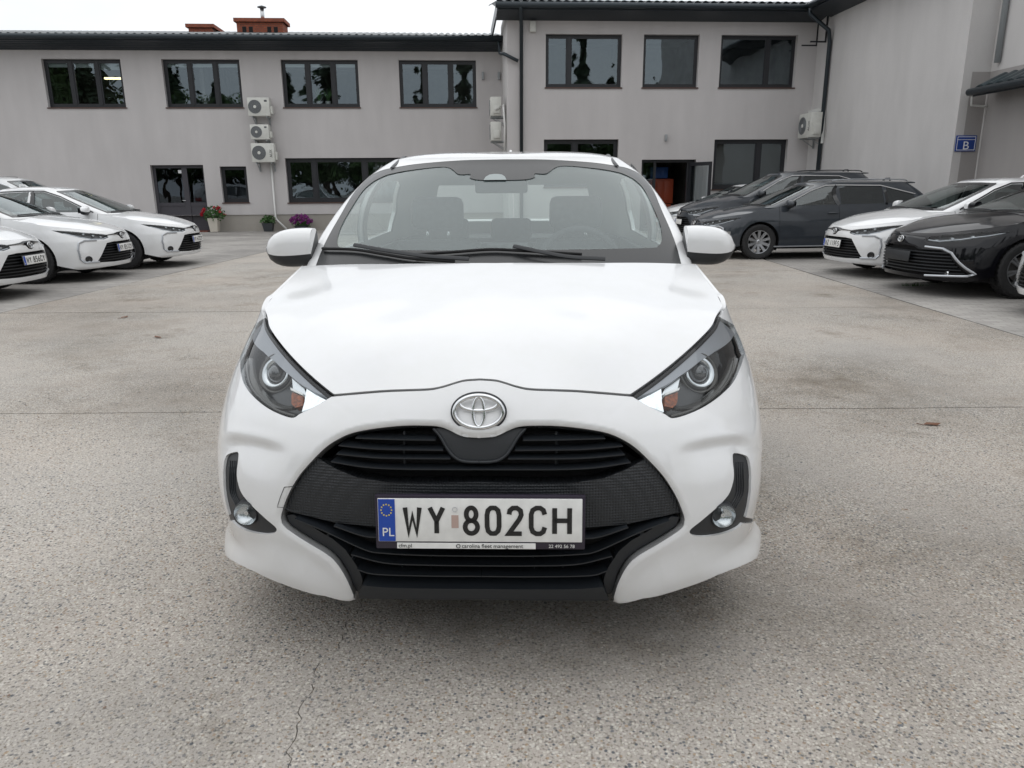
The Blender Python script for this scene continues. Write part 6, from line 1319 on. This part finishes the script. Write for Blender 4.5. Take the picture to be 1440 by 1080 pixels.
for k, (px_, py_) in enumerate(((1310, 598), (175, 447), (222, 475))):
    p = at_z(px_, py_); g = MB(); P = [(-.05, 0, .004), (-.02, .02, .012), (.03, .015, .006), (.05, -.005, .016), (.02, -.02, .005), (-.02, -.015, .01)]; g.add(P, [tuple(range(6))]); g.tube([(-.05, 0, .004), (-.08, .01, .008)], .002, 5); o = g.build('dead_leaf', 'dead_leaf', None); o.location = (p[0], p[1], .0); o.rotation_euler = (0, 0, k*1.3); tag(o, ('dry brown leaf on the concrete right of the hatchback', 'dry brown leaf at the slab joint left of the hatchback', 'dry brown leaf on the concrete nearer than the left slab joint')[k], 'leaf', 'dead leaves on the concrete')
g = MB(); rg = np.random.default_rng(5); p = at_z(1285, 402)
for k in range(60):
    a = rg.uniform(0, 6.28); r = rg.uniform(.0, .12); hh = rg.uniform(.02, .07); x, y = p[0]+r*math.cos(a)*1.6, p[1]+r*math.sin(a)*.6; g.add([(x-.004, y, 0.), (x+.004, y, 0.), (x+rg.normal()*.02, y+rg.normal()*.02, hh)], [(0, 1, 2)])
o = g.build('grass_tuft', 'leaf_green', None); tag(o, 'small green tuft growing from the ground before the black saloon', 'grass tuft')
# ------------------------------------------------------------------ trees behind the viewer (seen mirrored in the windows)
mat('needle', (.06, .095, .05), .7, noise=(2, .5)); mat('foliage', (.085, .15, .045), .7, noise=(2, .5)); mat('bark', (.09, .065, .05), .9)
def conifer(h, seed):
    R = empty('conifer_tree'); rg = np.random.default_rng(seed); t = MB(); t.add(*tube([(0, 0, 0), (.05, 0, h*.5), (0, .03, h*.97)], [h*.018, h*.012, .02], 7)); t.build('trunk', 'bark', R, smooth=True); V = []; Fc = []
    for k in range(2600):
        z = h*rg.uniform(.12, 1)**.85; rad = (h-z)*.24*(.75+.25*math.sin(z*5.))+.1; a = rg.uniform(0, 6.28); r = rad*rg.uniform(.25, 1.); p = np.array([r*math.cos(a), r*math.sin(a), z-r*.25]); d = np.array([math.cos(a), math.sin(a), -.45]); sd = np.array([-math.sin(a), math.cos(a), rg.normal()*.4]); L = rg.uniform(.18, .42); i = len(V); V += [p-d*L, p+sd*L*.4, p+d*L, p-sd*L*.4]; Fc.append((i, i+1, i+2, i+3))
    g = MB(); g.add(V, Fc); g.build('crown', 'needle', R); return R
def broadleaf(h, seed):
    R = empty('broadleaf_tree'); rg = np.random.default_rng(seed); t = MB(); t.add(*tube([(0, 0, 0), (.06, 0, h*.35), (0, .05, h*.75)], [h*.022, h*.016, .03], 7))
    for k in range(6): a = k*1.05; t.add(*tube([(0, 0, h*.35+.05*k), (.18*h*math.cos(a), .18*h*math.sin(a), h*.6)], [h*.009, .02], 5))
    t.build('trunk', 'bark', R, smooth=True); V = []; Fc = []; cl = [(rg.normal()*.16*h, rg.normal()*.16*h, h*rg.uniform(.42, .92)) for _ in range(26)]
    for c in cl:
        v, f = leaves(c, (.13*h, .13*h, .09*h), 110, .16, rg); i = len(V); V += v; Fc += [tuple(q+i for q in ff) for ff in f]
    g = MB(); g.add(V, Fc); g.build('crown', 'foliage', R); return R
def _hedge_spots(): return [(-44+k*2.9+rg.uniform(-.6, .6), -19.5+rg.uniform(-1.2, 1.2), rg.uniform(.55, .85)) for k in range(24)]
protoC = [conifer(13, 1), conifer(10.5, 2)]; protoB = [broadleaf(8.5, 3), broadleaf(7, 4)]; used = set()
rg = np.random.default_rng(11)
for k in range(34):
    x = -46+k*2.3+rg.uniform(-.8, .8); y = -24+rg.uniform(-6, 3)
    pr = protoC[k % 2] if k % 3 else protoB[k % 2]
    if id(pr) in used: o = copy_tree(pr)
    else: o = pr; used.add(id(pr))
    o.location = (x, y, 0); o.rotation_euler = (0, 0, rg.uniform(0, 6)); s_ = rg.uniform(.75, 1.1)*(1.45 if x < -8 else (.95 if x < 4 else 1.15)); o.scale = (s_, s_, s_*rg.uniform(.9, 1.15))
    tag(o, 'tall dark conifer in the tree row mirrored in the windows' if o.name.startswith('conifer') else 'leafy tree in the tree row mirrored in the windows', 'tree', 'conifers across the yard' if o.name.startswith('conifer') else 'leafy trees across the yard')
for (x, y, s_) in _hedge_spots():
    o = copy_tree(protoB[0] if rg.random() < .5 else protoB[1]); o.location = (x, y, 0); o.rotation_euler = (0, 0, rg.uniform(0, 6)); o.scale = (s_*1.35, s_*1.35, s_)
    tag(o, 'leafy tree in the tree row mirrored in the windows', 'tree', 'leafy trees across the yard')
